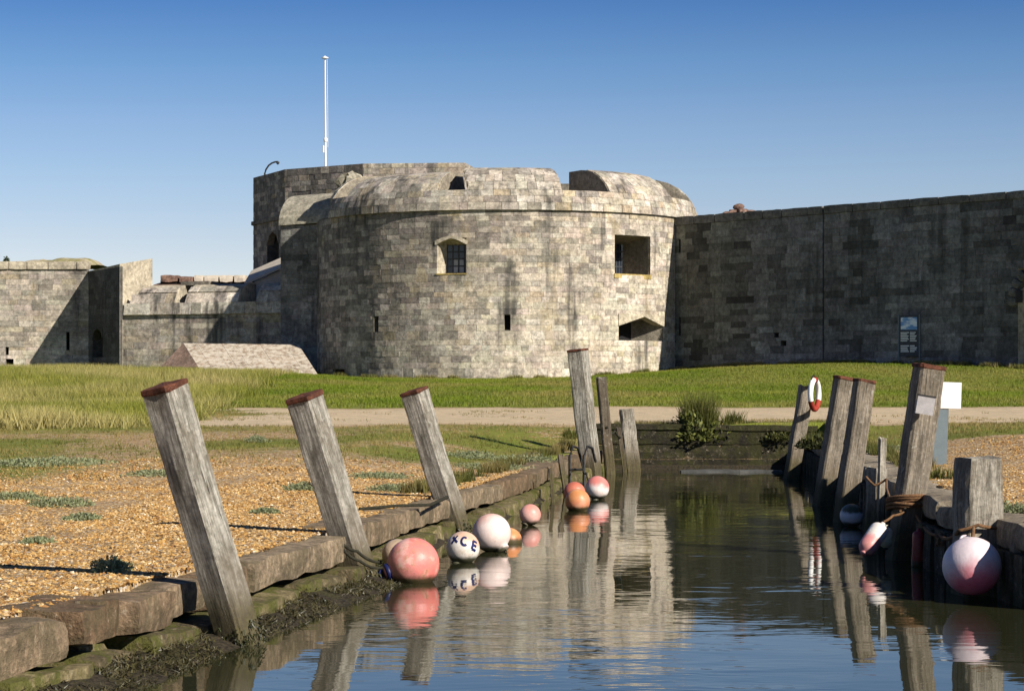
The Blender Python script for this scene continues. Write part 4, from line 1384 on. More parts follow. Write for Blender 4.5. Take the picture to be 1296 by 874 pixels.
def post(label, base, top, w_, rotz, mat, cap=True, depth=None, group="mooring posts along the quays", seed=1, name="mooring_post", zb=-.5, weed=False):
    """base and top: points of the post's axis at the water and at its head"""
    B, T = Vector(base), Vector(top)
    ax = (T - B)
    L_ = ax.length
    ax.normalize()
    q = ax.to_track_quat('Z', 'Y')
    # keep the chosen rotation of the square section about the axis
    x_ = Vector((math.cos(rotz), math.sin(rotz), 0))
    x_ = (x_ - ax * x_.dot(ax)).normalized()
    y_ = ax.cross(x_)
    Mx = Matrix((x_, y_, ax)).transposed()
    o = thing(name, label, "post", B, Mx.to_euler(), group)
    d_ = depth or w_
    n_ = 26
    vs, fs = [], []
    ch = .10
    sec = [(-.5 + ch, -.5), (0, -.5), (.5 - ch, -.5), (.5, -.5 + ch), (.5, 0), (.5, .5 - ch), (.5 - ch, .5), (0, .5), (-.5 + ch, .5), (-.5, .5 - ch), (-.5, 0), (-.5, -.5 + ch)]
    ns = len(sec)
    for i in range(n_ + 1):
        z = zb + (L_ - zb) * i / n_
        k = 1.0
        for j, (a, b) in enumerate(sec):
            jx = .05 * nz(a * 2 + seed * 5, b * 2, z * 2.2) + .025 * nz(a * 7 + seed, b * 7, z * 9)
            zz = z
            if i == n_ and not cap:
                zz += .03 * nz(a * 4 + seed * 2, b * 4, 0.3)
            if mat is M['stump']: jx = jx * 2.2 - .10 * max(0, nz(a * 9 + seed, b * 9, z * 1.1))
            vs.append((w_ * a * (1 + jx * 1.6) * k + w_ * .04 * nz(z * 1.5, seed), d_ * b * (1 + jx * 1.6) * k + d_ * .04 * nz(z * 1.5, seed, 5), zz))
    for i in range(n_):
        for j in range(ns):
            fs.append((i * ns + j, i * ns + (j + 1) % ns, (i + 1) * ns + (j + 1) % ns, (i + 1) * ns + j))
    mb = MB().add(vs, fs, False)
    mb.add([vs[n_ * ns + j] for j in range(ns)] + [(0, 0, L_ - (.03 if not cap else 0))], [(j, (j + 1) % ns, ns) for j in range(ns)])
    mb.build("shaft", mat, o)
    if weed:
        k_ = 170
        q_ = nrg.integers(0, 4, k_)
        a_, h_ = nrg.uniform(-.5, .5, k_), nrg.uniform(-.04, .17, k_) * nrg.uniform(.4, 1, k_)
        sx = np.where(q_ == 0, -.52, np.where(q_ == 1, .52, a_)) * w_
        sy = np.where(q_ == 2, -.52, np.where(q_ == 3, .52, a_)) * d_
        c_ = np.array([(.035, .038, .012)]) * nrg.uniform(.5, 1.8, (k_, 1))
        V_, F_, C_ = blades(np.stack([sx, sy, h_], 1), 4, np.full(k_, -.035), .025, .012, c_, 1.5)
        np_mesh("weed", V_, F_, M['weed'], C_, o, kind="stuff")
    if cap:
        cp = MB()
        r1 = max(w_, d_) * .515
        prf = [(r1 * .97, -.022), (r1 * 1.0, -.012), (r1 * .99, .014), (r1 * .80, .020), (r1 * .3, .018), (.001, .019)]
        vv, ff = [], []
        for a, z in prf:
            for j, (sx, sy) in enumerate(sec):
                rr_ = a / r1
                vv.append((sx * w_ * 1.06 * rr_ + .006 * nz(sx * 9, sy * 9, seed), sy * d_ * 1.06 * rr_, L_ + z + .008 * nz(sx * 4, sy * 4, seed + z * 9)))
        for i in range(len(prf) - 1):
            for j in range(ns):
                ff.append((i * ns + j, i * ns + (j + 1) % ns, (i + 1) * ns + (j + 1) % ns, (i + 1) * ns + j))
        cp.add(vv, ff).build("cap", M['rust'], o)
    return o
def P(px, py, Y): return (px2(px, Y), Y, pz(py, Y))
def W0(px, Y): return (px2(px, Y), Y, 0.0)
post("big leaning grey post nearest the camera on the left bank", W0(304, 13.7), P(208, 490, 13.5), .218, R(-29), M['post_a'], seed=1, weed=True)
post("leaning grey post with mossy foot just left of the big pink buoy", W0(457, 18.0), P(385, 502, 17.8), .235, R(-25), M['post_a'], seed=2, weed=True)
post("leaning grey post standing behind the lettered white buoy", W0(580, 23.7), P(524, 495, 23.6), .235, R(-25), M['post_a'], seed=3, weed=True)
post("tall pale post at the far left bank seen against the bastion", W0(749, 38.8), P(731, 443, 38.8), .30, R(-22), M['post_a'], seed=4)
post("thin dark post beside the tall pale post at the far left bank", W0(772, 39.8), P(761, 477, 39.8), .17, R(10), M['post_c'], cap=False, seed=5, depth=.15)
post("short weathered stub post at the far left corner of the water", W0(801, 41.2), P(793, 517, 41.2), .27, R(8), M['stump'], cap=False, seed=6, depth=.2)
post("dark post carrying the red and white lifebuoy", W0(1001, 38.0), P(1021, 488, 38.0), .22, R(14), M['post_b'], cap=False, seed=7)
post("leaning capped post on the right bank next to the lifebuoy post", W0(1041, 29.5), P(1068, 478, 29.5), .22, R(14), M['post_b'], seed=8)
post("leaning capped post on the right bank with the stake at its foot", W0(1068, 26.0), P(1094, 482, 26.0), .215, R(14), M['post_b'], seed=9)
post("tall rust capped post carrying the small pale notice plate", W0(1140, 20.4), P(1176, 464, 20.4), .245, R(11), M['post_b'], seed=10)
post("short fat rotten stump post above the big white and pink buoy", W0(1234, 17.0), P(1238, 579, 17.0), .31, R(13), M['stump'], cap=False, seed=11, depth=.29)
post("thin pale stake between the two right hand leaning posts", (px2(1114, 23), 23, .2), P(1117, 554, 23), .07, R(10), M['stump'], cap=False, group=None, seed=12, name="stake", zb=-.2)
post("low square timber block at the foot of the pale stake", (px2(1106, 23.2), 23.2, .0), P(1110, 592, 23.2), .2, R(-15), M['stump'], cap=False, group=None, seed=13, name="timber_block", zb=-.3)
# dark stakes and an iron hoop on the left quay near the tall post
post("slim dark stake leaning on the left quay beside the iron hoop", W0(717, 32.0), P(709, 576, 32.3), .075, R(10), M['post_c'], cap=False, group=None, seed=14, name="stake")
post("dark stake low against the left quay planks by the orange buoy", W0(700, 30.5), P(697, 592, 30.6), .05, R(0), M['post_c'], cap=False, group=None, seed=15, name="stake")
post("dark prop leaning against the stub post", W0(791, 40.9), P(783, 541, 40.9), .08, R(0), M['post_c'], cap=False, group=None, seed=16, name="timber_prop")
hl = thing("iron_hoop", "bent black iron hoop rail on the left quay by the tall post", "ladder rail", (px2(730, 34.5), 34.5, ZL))
for dx in (0, .22):
    MB().tube([(-.12 + dx, -.35, -.6), (-.12 + dx, -.3, .12), (-.06 + dx, -.15, .27), (.02 + dx, .02, .24), (.08 + dx, .15, .02)], .022, 7).build("rail", M['iron'], hl)
    MB().tube([(-.12, -.33, -.3 + dx), (.10, -.33, -.3 + dx)], .018, 6).build("rung", M['iron'], hl)

# notice plate on the tall right post, sign boards behind
np_ = thing("notice_plate", "small pale square notice plate fixed to the tall capped post", "notice", P(1171, 512, 20.10), (R(2), R(9), R(6)))
MB().box((0, 0, 0), (.165, .03, .175)).build("plate", M['plate'], np_)
MB().box((0, .055, 0), (.12, .085, .12)).build("bracket", M['post_c'], np_)
MB().box((0, -.004, .083), (.17, .035, .012)).build("trim", M['iron'], np_)
YS = 28.0
sg = thing("sign_stand", "white square sign board on a slate grey upright beside the tall right post", "sign", (px2(1189, YS), YS, gz(px2(1189, YS), YS)), (0, 0, R(3)))
zb_ = sg.location.z
MB().hexa([(-.09, -.02, -.05), (.085, -.02, -.05), (.085, .02, -.05), (-.09, .02, -.05)], [(-.065, -.02, pz(517, YS) - zb_), (.115, -.02, pz(517, YS) - zb_), (.115, .02, pz(517, YS) - zb_), (-.065, .02, pz(517, YS) - zb_)]).build("upright", M['grey'], sg)
MB().box((.13, -.03, pz(500, YS) - zb_), (.28, .015, .33), Matrix.Rotation(R(2), 3, 'Y')).build("board", M['white'], sg)

# lifebuoy hung on the far right post
lf = thing("lifebuoy", "white lifebuoy with a red band hanging on the dark post", "lifebuoy", P(1031, 499, 37.75), (0, 0, R(66)))
def arc(a0, a1, r_, R_, mat, name):
    pts = [(R_ * math.cos(R(a)), 0, R_ * math.sin(R(a))) for a in np.linspace(a0, a1, 12)]
    MB().tube(pts, r_, 10, True, False).build(name, mat, lf)
red = flat_mat("red_canvas", (.30, .035, .02), .7, .2)
arc(-25, 75, .046, .25, M['white'], "float_segment")
arc(105, 205, .046, .25, M['white'], "float_segment")
arc(205, 335, .048, .25, red, "band")
arc(75, 105, .048, .25, red, "band")
lfa = MB().tube([(-.2, 0, .26), (0, .02, .33), (.2, 0, .26)], .012, 6).build("grab_line", M['weedrope'], lf)

# ------------------------------------------------------------------ buoys
def buoy_mat(name, top, low, z0, z1, dirt=.5, grime=(.04, .042, .016), stain=(.28, .18, .08)):
    """faded plastic: top and lower colours along local z, algae below the waterline mark, scuffs"""
    t = NT(name)
    sp = t.n("SeparateXYZ")
    t.l(t.pos(obj=True), sp.inputs[0])
    n1, n2 = t.noise(t.pos(obj=True), 9, 6, .65), t.noise(t.pos(obj=True), 34, 5, .7)
    h = t.math('ADD', sp.outputs[2], t.math('MULTIPLY', t.math('SUBTRACT', n1, .5), .09))
    c = t.mix(t.ramp(h, z0, z1), low, top)
    c = t.mul(c, t.ramp(n1, .3, .7, .9, 1.08))
    c = t.mix(t.math('MULTIPLY', t.ramp(t.noise(t.pos(obj=True), 11, 8, .75), .48, .62), dirt), c, stain)
    c = t.mix(t.math('MULTIPLY', t.ramp(n2, .58, .68), .5 * dirt + .12), c, (.12, .085, .055))
    c = t.mix(t.math('MULTIPLY', t.ramp(sp.outputs[2], z1 * .6, z1 * 2.0), .35 * dirt), c, stain)
    c = t.mix(t.math('MULTIPLY', t.ramp(t.noise(t.pos(obj=True), 7, 5, .6), .52, .64), .5 * dirt), c, (.74, .58, .50))
    sw = t.n("SeparateXYZ")
    t.l(t.n("NewGeometry").outputs["Position"], sw.inputs[0])
    hw_ = t.math('ADD', sw.outputs[2], t.math('MULTIPLY', t.math('SUBTRACT', n1, .5), .06))
    c = t.mix(t.ramp(hw_, .025, .075, .95, 0.0), c, grime)
    t.base(c)
    t.b.inputs["Roughness"].default_value = .42
    t.b.inputs["Specular IOR Level"].default_value = .35
    t.bump(n2, .004, .5)
    return t.m
def buoy(label, px, py, Y, rad, mat, rot=(0, 0, 0), neck=1.0, collar=None, group="mooring buoys on the water"):
    o = thing("mooring_buoy", label, "buoy", P(px, py, Y), rot, group)
    prf = [(.001, -rad)] + [(rad * math.sin(a), -rad * math.cos(a)) for a in np.linspace(.12, math.pi * .86, 20)]
    zt = -rad * math.cos(math.pi * .86)
    if neck < 1:
        zt -= rad * .13
    prf += [(rad * .34, zt + rad * .06), (rad * .27, zt + rad * .16), (rad * .26, zt + rad * .26), (.001, zt + rad * .27)]
    MB().lathe(prf, 36).build("body", mat, o)
    MB().lathe([(rad * .30, zt + rad * .045), (rad * .36, zt + rad * .07), (rad * .36, zt + rad * .2), (rad * .27, zt + rad * .235)], 20).build("collar", collar or mat, o)
    ey = MB()
    ey.tube([(rad * .16 * math.cos(a), 0, zt + rad * .33 + rad * .14 * math.sin(a)) for a in np.linspace(-.4, math.pi + .4, 10)], rad * .05, 6)
    ey.build("eye", collar or mat, o)
    return o
navy = flat_mat("navy_plastic", (.012, .016, .075), .45, .2, bump=.002)
m_pink = buoy_mat("faded_pink", (.68, .25, .22), (.70, .20, .17), -.1, .1, .85, stain=(.42, .22, .13))
m_white = buoy_mat("dirty_white", (.66, .62, .56), (.60, .40, .28), -.10, .0, .35, stain=(.42, .27, .14))
m_pale = buoy_mat("pale_pink", (.74, .60, .55), (.66, .36, .28), -.17, -.04, .16, stain=(.6, .4, .3))
m_pk2 = buoy_mat("light_pink", (.72, .42, .37), (.62, .27, .22), -.08, .06, .15)
m_or = buoy_mat("faded_orange", (.58, .22, .12), (.60, .24, .09), -.1, .1, .3, stain=(.55, .33, .12))
m_red = buoy_mat("pinkish_orange", (.58, .19, .12), (.5, .14, .09), -.1, .1, .2)
m_wp = buoy_mat("white_and_pink", (.78, .72, .68), (.62, .20, .17), -.07, .05, .22, stain=(.6, .3, .24))
m_big = buoy_mat("white_over_rose", (.68, .58, .60), (.62, .12, .17), -.20, -.03, .10, stain=(.5, .38, .36))
m_gw = buoy_mat("white_over_green", (.62, .60, .62), (.06, .06, .03), -.06, -.02, .2)

buoy("large faded pink buoy with a navy collar, lying at the left quay", 523, 713, 18.1, .214, m_pink, (R(14), R(-108), 0), collar=navy)
b2 = buoy("small dirty white buoy with dark blue lettering", 586, 693, 20.1, .152, m_white, (R(165), R(20), 0))
buoy("largest pale pinkish white buoy right of the lettered one", 622, 674, 21.4, .188, m_pale, (R(160), R(-35), 0))
buoy("orange buoy half hidden behind the pale pinkish white one", 644, 684, 22.6, .135, m_or, (R(170), 0, 0))
buoy("small pink buoy floating alone in the left half of the water", 671, 651, 25.4, .123, m_pk2, (R(165), R(30), 0))
buoy("small orange buoy, front one of the trio at the far left", 731, 634, 28.4, .160, m_or, (R(170), R(-25), 0))
buoy("coral pink buoy tucked behind the small orange one", 727, 623, 29.4, .145, m_red, (R(150), R(-20), 0))
buoy("white topped pink buoy beside the orange pair at the far left", 756, 617, 31.2, .168, m_wp, (R(172), R(10), 0))
buoy("beige buoy peeping out behind the large pink one", 503, 701, 18.7, .13, buoy_mat("beige", (.50, .36, .25), (.4, .3, .2), -.1, .1, .4), (R(150), R(30), 0))
buoy("white buoy with green underside, in shade below the right posts", 1078, 652, 25.2, .135, m_gw, (R(180), 0, 0))
big = buoy("big white and rose buoy hanging under the short stump post", 1230, 716, 16.45, .218, m_big, (R(-38), R(-6), 0), neck=.5, group="mooring buoys on the water")
# letters on the white buoy
lt = MB()
L1 = Vector((0, -1, 0))
def on_ball(u, v, r_=.1535):
    d = Vector((math.sin(u) * math.cos(v), -math.cos(u) * math.cos(v), math.sin(v)))
    return d * r_
def stroke(pts, wd):
    vs, fs = [], []
    for i, (u, v) in enumerate(pts):
        a, b = pts[max(0, i - 1)], pts[min(len(pts) - 1, i + 1)]
        tx, ty = b[0] - a[0], b[1] - a[1]
        l_ = math.hypot(tx, ty) or 1
        nx, ny = -ty / l_ * wd, tx / l_ * wd
        vs += [on_ball(u + nx, v + ny), on_ball(u - nx, v - ny)]
    for i in range(len(pts) - 1):
        fs.append((2 * i, 2 * i + 1, 2 * i + 3, 2 * i + 2))
    lt.add(vs, fs)
def line2(a, b, n_=6): return [(a[0] + (b[0] - a[0]) * i / n_, a[1] + (b[1] - a[1]) * i / n_) for i in range(n_ + 1)]
def letter(ch, cu_, cv_, w_, h_, an):
    def T(x, y): return (cu_ + (x * math.cos(an) - y * math.sin(an)), cv_ + (x * math.sin(an) + y * math.cos(an)))
    if ch == 'X':
        ss = [line2((-w_, h_), (w_, -h_)), line2((w_, h_), (-w_, -h_))]
    elif ch == 'C':
        ss = [[(w_ * .15 + w_ * 1.05 * math.cos(R(a)), h_ * math.sin(R(a))) for a in range(50, 311, 20)]]
    else:
        ss = [line2((-w_, h_), (-w_, -h_)), line2((-w_, h_), (w_, h_)), line2((-w_, 0), (w_ * .8, 0)), line2((-w_, -h_), (w_, -h_))]
    for s_ in ss:
        stroke([T(*q) for q in s_], .078)
letter('X', -.62, .60, .21, .25, .25)
letter('C', .10, .50, .21, .26, -.15)
letter('E', .82, .18, .17, .26, -.42)
o = lt.build("lettering", navy, None)
o.parent = b2
o.matrix_parent_inverse = b2.rotation_euler.to_matrix().to_4x4().inverted()   # lettering keeps facing the viewer's bank

# elongated fenders tied among the ropes on the right
def fender(label, a, b, rad, mat, capm):
    A, B = Vector(a), Vector(b)
    ax = (B - A)
    L_ = ax.length
    q = ax.to_track_quat('Z', 'Y')
    o = thing("fender", label, "fender", A, q.to_euler(), "fenders tied to the right quay")
    prf = [(.001, 0), (rad * .25, .0), (rad * .3, rad * .25)] + [(rad * (.45 + .55 * math.sin(a_)), rad * (.5 + .6 * (1 - math.cos(a_)))) for a_ in np.linspace(0, math.pi / 2, 6)]
    e2 = [(rad * x_, L_ - z_) for x_, z_ in ((1, rad * 1.1), (.93, rad * .7), (.75, rad * .38), (.45, rad * .2), (.3, rad * .1), (.28, -rad * .1), (.001, -rad * .1))]
    MB().lathe(prf + e2, 22).build("body", mat, o)
    MB().lathe([(rad * .3, L_ - rad * .12), (rad * .38, L_ - rad * .05), (rad * .36, L_ + rad * .1), (.001, L_ + rad * .12)], 14).build("end_cap", capm, o)
    return o
m_f1 = buoy_mat("white_pink_fender", (.58, .24, .24), (.66, .62, .58), .17, .25, .35)
m_f2 = buoy_mat("yellowed_fender", (.50, .47, .30), (.55, .52, .42), .0, .2, .5)
fender("white fender with a pink lower end tied to the rope", P(1118, 662, 20.0), P(1093, 700, 19.8), .085, m_f1, m_f1)
fender("small yellowish fender hanging beside the white and pink one", P(1122, 664, 20.15), P(1121, 694, 20.1), .055, m_f2, M['iron'])
fender("dull red fender hanging in the dark behind the ropes", P(1163, 668, 19.6), P(1161, 722, 19.6), .055, buoy_mat("dull_red", (.22, .02, .02), (.22, .02, .02), 0, .1, .2), M['iron'])

# ------------------------------------------------------------------ ropes
def coil(name, label, centre, rx, turns, dz, rad, mat, seed, group=None):
    pts = []
    r = random.Random(seed)
    n_ = turns * 16
    for i in range(n_ + 1):
        a = 2 * math.pi * i / 16
        k = 1 + .10 * nz(i * .13, seed)
        pts.append(Vector(centre) + Vector((rx * k * math.cos(a), rx * k * math.sin(a), dz * i / n_ + .03 * math.sin(a + seed) + .02 * nz(i * .3, seed, 3))))
    o = MB().tube(pts, rad, 6).build(name, mat, None, centre)
    return tag(o, label, "rope", group)
def sag(pts, n_=10, s_=.06):
    out = []
    for a, b in zip(pts[:-1], pts[1:]):
        a, b = Vector(a), Vector(b)
        for i in range(n_):
            f_ = i / n_
            out.append(a.lerp(b, f_) - Vector((0, 0, s_ * 4 * f_ * (1 - f_) * (b - a).length)))
    return out + [Vector(pts[-1])]
Y5 = 20.4
coil("rope_coil", "tangle of brown rope wound round the tall capped post", P(1151, 644, Y5), .205, 5, .11, .016, M['rope'], 3)
def rope(label, pts, rad, mat, s_=.06):
    q = sag(pts, 10, s_)
    o = MB().tube(q, rad, 6).build("rope", mat, None, tuple(q[0]))
    return tag(o, label, "rope")
rope("brown rope running from the coil up to the timber block", [P(1140, 646, 20.2), P(1122, 618, 21.5), P(1122, 606, 22.9), P(1107, 614, 22.9), P(1096, 603, 23.0)], .013, M['rope'], .04)
rope("brown rope slung from the coil to the short stump post", [P(1160, 652, 20.2), P(1188, 676, 18.4), P(1214, 671, 16.8), P(1238, 664, 16.78), P(1262, 668, 16.85), P(1300, 660, 16.3)], .014, M['rope'], .03)
rope("knotted rope end dangling between the coil and the stump", [P(1184, 676, 18.3), P(1192, 690, 18.2), P(1197, 682, 18.3), P(1190, 674, 18.3), P(1186, 690, 18.2)], .014, M['rope'], 0)
rope("short rope by which the big rose buoy hangs", [P(1231, 681, 16.45), P(1232, 668, 16.7)], .014, M['rope'], 0)
rope("rope holding the white fenders to the coil", [P(1118, 660, 20.0), P(1130, 652, 20.1), P(1144, 648, 20.15)], .012, M['rope'], .05)
rope("weedy rope looped round the foot of the second left post", [P(428, 682, 17.6), P(452, 697, 17.72), P(480, 711, 17.8)], .013, M['weedrope'], .10)
rope("weedy lower rope on the second left post", [P(430, 690, 17.6), P(455, 709, 17.72), P(484, 718, 17.85)], .012, M['weedrope'], .10)
rope("dark chain lying on the shingle between two left posts", [(px2(455, 21), 21, gz(px2(455, 21), 21) + .02), (px2(500, 21.2), 21.2, gz(px2(500, 21.2), 21.2) + .04), (px2(545, 21.6), 21.6, ZL + .05), (px2(566, 22.8), 22.9, ZL + .06)], .017, M['weedrope'], 0)
rope("dark line from the iron hoop down to the orange buoys", [(px2(735, 34.3), 34.3, .5), P(742, 598, 33), P(752, 606, 31.4)], .012, M['weedrope'], .08)
rope("black line tied between the stub post and the thin dark post", [P(768, 540, 39.7), P(778, 545, 40.5), P(788, 552, 41.0)], .02, M['weedrope'], .1)

# ------------------------------------------------------------------ ground cover (numpy scatters)
def in_canal(x, y, m=0.5): return 2 < y < YE + .15 and XL(y) - m < x < XR(y) + m
def sample(n_, x0, x1, y0, y1, fn, wedge=.275, m=.5):
    out = []
    xs, ys, us_ = nrg.uniform(x0, x1, n_), nrg.uniform(y0, y1, n_), nrg.uniform(0, 1, n_)
    for x, y, q in zip(xs, ys, us_):
        if abs(x) > wedge * y + .3 or in_canal(x, y, m):
            continue
        if q < fn(x, y):
            out.append((x, y, gz(x, y) - .01))
    return np.array(out) if out else np.zeros((0, 3))
def gcolor(pts, a, b, dry, sc=.15, dk=.35):
    o_ = []
    for x, y, z in pts:
        f_ = min(1, max(0, .5 + 1.0 * nz(x * sc * 2, y * sc, 6.0) + nrg.uniform(-.3, .3)))
        d = min(1, max(0, dk + 1.1 * nz(x * sc * 1.3, y * sc * .7, 12.0) + nrg.uniform(-.2, .2)))
        o_.append([(a[i] + (b[i] - a[i]) * f_) * (1 - d) + dry[i] * d for i in range(3)])
    return np.array(o_)
# the lawn before the castle
def lawn_f(x, y):
    if z_tall(x, y) > .5 or y < 57: return 0
    dx = math.hypot(x - BX, y - BC)
    if dx < BR - .05 and y > 100: return 0
    return min(1, max(0, z_grass(x, y) - .4) * 1.8)
pl = sample(90000, -18, 28, 56, 121, lawn_f)
cl = gcolor(pl, (.13, .19, .012), (.21, .26, .024), (.30, .26, .07), .16, .30)
V, Fc, Cl = blades(pl, 4, np.full(len(pl), .085), .14, .03, cl, .6)
np_mesh("lawn_grass", V, Fc, M['grass'], Cl, kind="stuff")
# taller dry grass at the wall feet
pw = []
for k in range(2600):
    u = nrg.uniform(0, 24)
    q = rmap(u, 0)[0] + rmap(u, 0)[2] * nrg.uniform(.1, .9)
    if nz(u * .7, 3.0) > -.1: pw.append((q.x, q.y, gz(q.x, q.y)))
for k in range(1600):
    th = nrg.uniform(R(-75), R(50))
    r_ = BR + nrg.uniform(.05, .35)
    q = (BX + r_ * math.sin(th), BC - r_ * math.cos(th))
    if nz(th * 9, 7.0) > .05: pw.append((q[0], q[1], gz(*q)))
pw = np.array(pw)
cl = gcolor(pw, (.10, .12, .02), (.20, .19, .05), (.33, .27, .12), .5, .4)
V, Fc, Cl = blades(pw, 4, np.full(len(pw), .20), .12, .035, cl, .5)
np_mesh("wall_foot_grass", V, Fc, M['grass'], Cl, kind="stuff")
# tall meadow grass at the left
pt_ = sample(60000, -32, -6, 40, 123, lambda x, y: z_tall(x, y) * (.5 + .5 * sstep(110, 60, y)))
ht = np.array([.30 + .22 * max(-.6, nz(x * .25, y * .12, 2.0)) + .14 * sstep(55, 80, y) - .22 * sstep(96, 108, y) * sstep(-22, -16, x) for x, y, z in pt_])
cl = gcolor(pt_, (.17, .195, .022), (.30, .30, .05), (.46, .39, .15), .22, .48)
V, Fc, Cl = blades(pt_, 6, ht * .9, .25, .032, cl, 1.0)
np_mesh("meadow_grass", V, Fc, M['grass'], Cl, kind="stuff")
# thin turf on the shingle
def turf_f(x, y):
    if z_tall(x, y) > .5: return 0
    g = z_grass(x, y)
    return max(0, g - .12) * 1.1 if y < 58 else 0
ptf = sample(60000, -12, 12, 22, 58, turf_f, m=.55)
cl = gcolor(ptf, (.12, .14, .025), (.19, .195, .04), (.36, .27, .10), .35, .55)
V, Fc, Cl = blades(ptf, 4, np.full(len(ptf), .055), .09, .014, cl, .8)
np_mesh("shingle_turf", V, Fc, M['grass'], Cl, kind="stuff")
# fringe along the quay tops and the far end
fr = []
for k in range(1500):
    y = nrg.uniform(24, 42)
    fr.append((XL(y) - nrg.uniform(.45, .7), y, gz(XL(y) - .6, y)) if nz(y * .9, 5) > 0 else (XR(y) + nrg.uniform(.45, .8), y, gz(XR(y) + .6, y)))
for k in range(1300):
    x = nrg.uniform(XL(YE), XR(YE) + .6)
    if nz(x * 1.4, 3) > -.15: fr.append((x, YE + .25 + nrg.uniform(0, .7), .78))
fr = np.array(fr)
cl = gcolor(fr, (.07, .085, .015), (.14, .14, .03), (.27, .21, .08), .8, .4)
V, Fc, Cl = blades(fr, 5, np.full(len(fr), .13), .07, .016, cl, .6)
np_mesh("bank_grass", V, Fc, M['grass'], Cl, kind="stuff")

# pebbles of the shingle
PV = np.array([(1, 0, 0), (-1, 0, 0), (0, 1, 0), (0, -1, 0), (0, 0, 1), (0, 0, -1)], float)
PF = np.array([(0, 2, 4), (2, 1, 4), (1, 3, 4), (3, 0, 4), (2, 0, 5), (1, 2, 5), (3, 1, 5), (0, 3, 5)])
def pebbles(name, pts, s0, s1):
    n_ = len(pts)
    sc = (s0 + (s1 - s0) * nrg.uniform(0, 1, (n_, 1)) ** 2.2) * np.stack([nrg.uniform(.7, 1.4, n_), nrg.uniform(.7, 1.3, n_), nrg.uniform(.45, .8, n_)], 1)
    V = PV[None] * sc[:, None, :] * nrg.uniform(.75, 1.2, (n_, 6, 1))
    a = nrg.uniform(0, 2 * np.pi, n_)
    b = nrg.uniform(-.6, .6, n_)
    y2 = V[:, :, 1] * np.cos(b)[:, None] - V[:, :, 2] * np.sin(b)[:, None]
    z2 = V[:, :, 1] * np.sin(b)[:, None] + V[:, :, 2] * np.cos(b)[:, None]
    x3 = V[:, :, 0] * np.cos(a)[:, None] - y2 * np.sin(a)[:, None]
    y3 = V[:, :, 0] * np.sin(a)[:, None] + y2 * np.cos(a)[:, None]
    V = np.stack([x3, y3, z2], 2) + pts[:, None, :] + np.array([0, 0, .008])
    pal = np.array([(.44, .27, .095), (.36, .20, .06), (.52, .35, .155), (.27, .14, .05), (.56, .43, .25), (.42, .29, .16), (.10, .06, .03), (.66, .58, .45)])
    pr_ = np.array([.24, .22, .17, .13, .08, .05, .08, .03])
    cl = pal[nrg.choice(8, n_, p=pr_)] * nrg.uniform(.8, 1.2, (n_, 1))
    Fc = (PF[None] + (np.arange(n_) * 6)[:, None, None]).reshape(-1, 3)
    return np_mesh(name, V.reshape(-1, 3), Fc, M['pebble'], np.repeat(cl * np.array([.92, .885, .81]), 6, axis=0), kind="stuff")
def gravel_f(x, y):
    return (1 - sstep(20, 33, y) * .7) * max(.1, 1 - 1.1 * z_grass(x, y))
gp = [sample(190000, -7.5, .5, 9.5, 31, gravel_f, m=.25), sample(50000, 3.4, 9, 16.4, 34, gravel_f, m=.43)]
gp = np.concatenate(gp)
print("pebbles", len(gp), "lawn", len(pl), "tall", len(pt_), "turf", len(ptf))
pebbles("shingle", gp, .0095, .024)
# seaweed on the mud below the left quay
sw = []
for k in range(5200):
    y = nrg.uniform(8.5, 19.5)
    dl_ = nrg.uniform(.02, .55) * (1 if y < 17 else .7)
    if nz(y * 2.2, dl_ * 3, 3.0) < -.25: continue
    sw.append((XL(y) + dl_, y, .10 - .20 * dl_ / .6 + .01))
sw = np.array(sw)
sw = sw[sw[:, 2] > -.04]
cl = np.array([(.05, .040, .018)]) * nrg.uniform(.5, 1.9, (len(sw), 1)) + np.array([(.0, .006, .0)]) * nrg.uniform(0, 1.5, (len(sw), 1))
V, Fc, Cl = blades(sw, 4, np.full(len(sw), .022), .06, .014, cl, 3.2)
np_mesh("seaweed", V, Fc, M['weed'], Cl, kind="stuff")

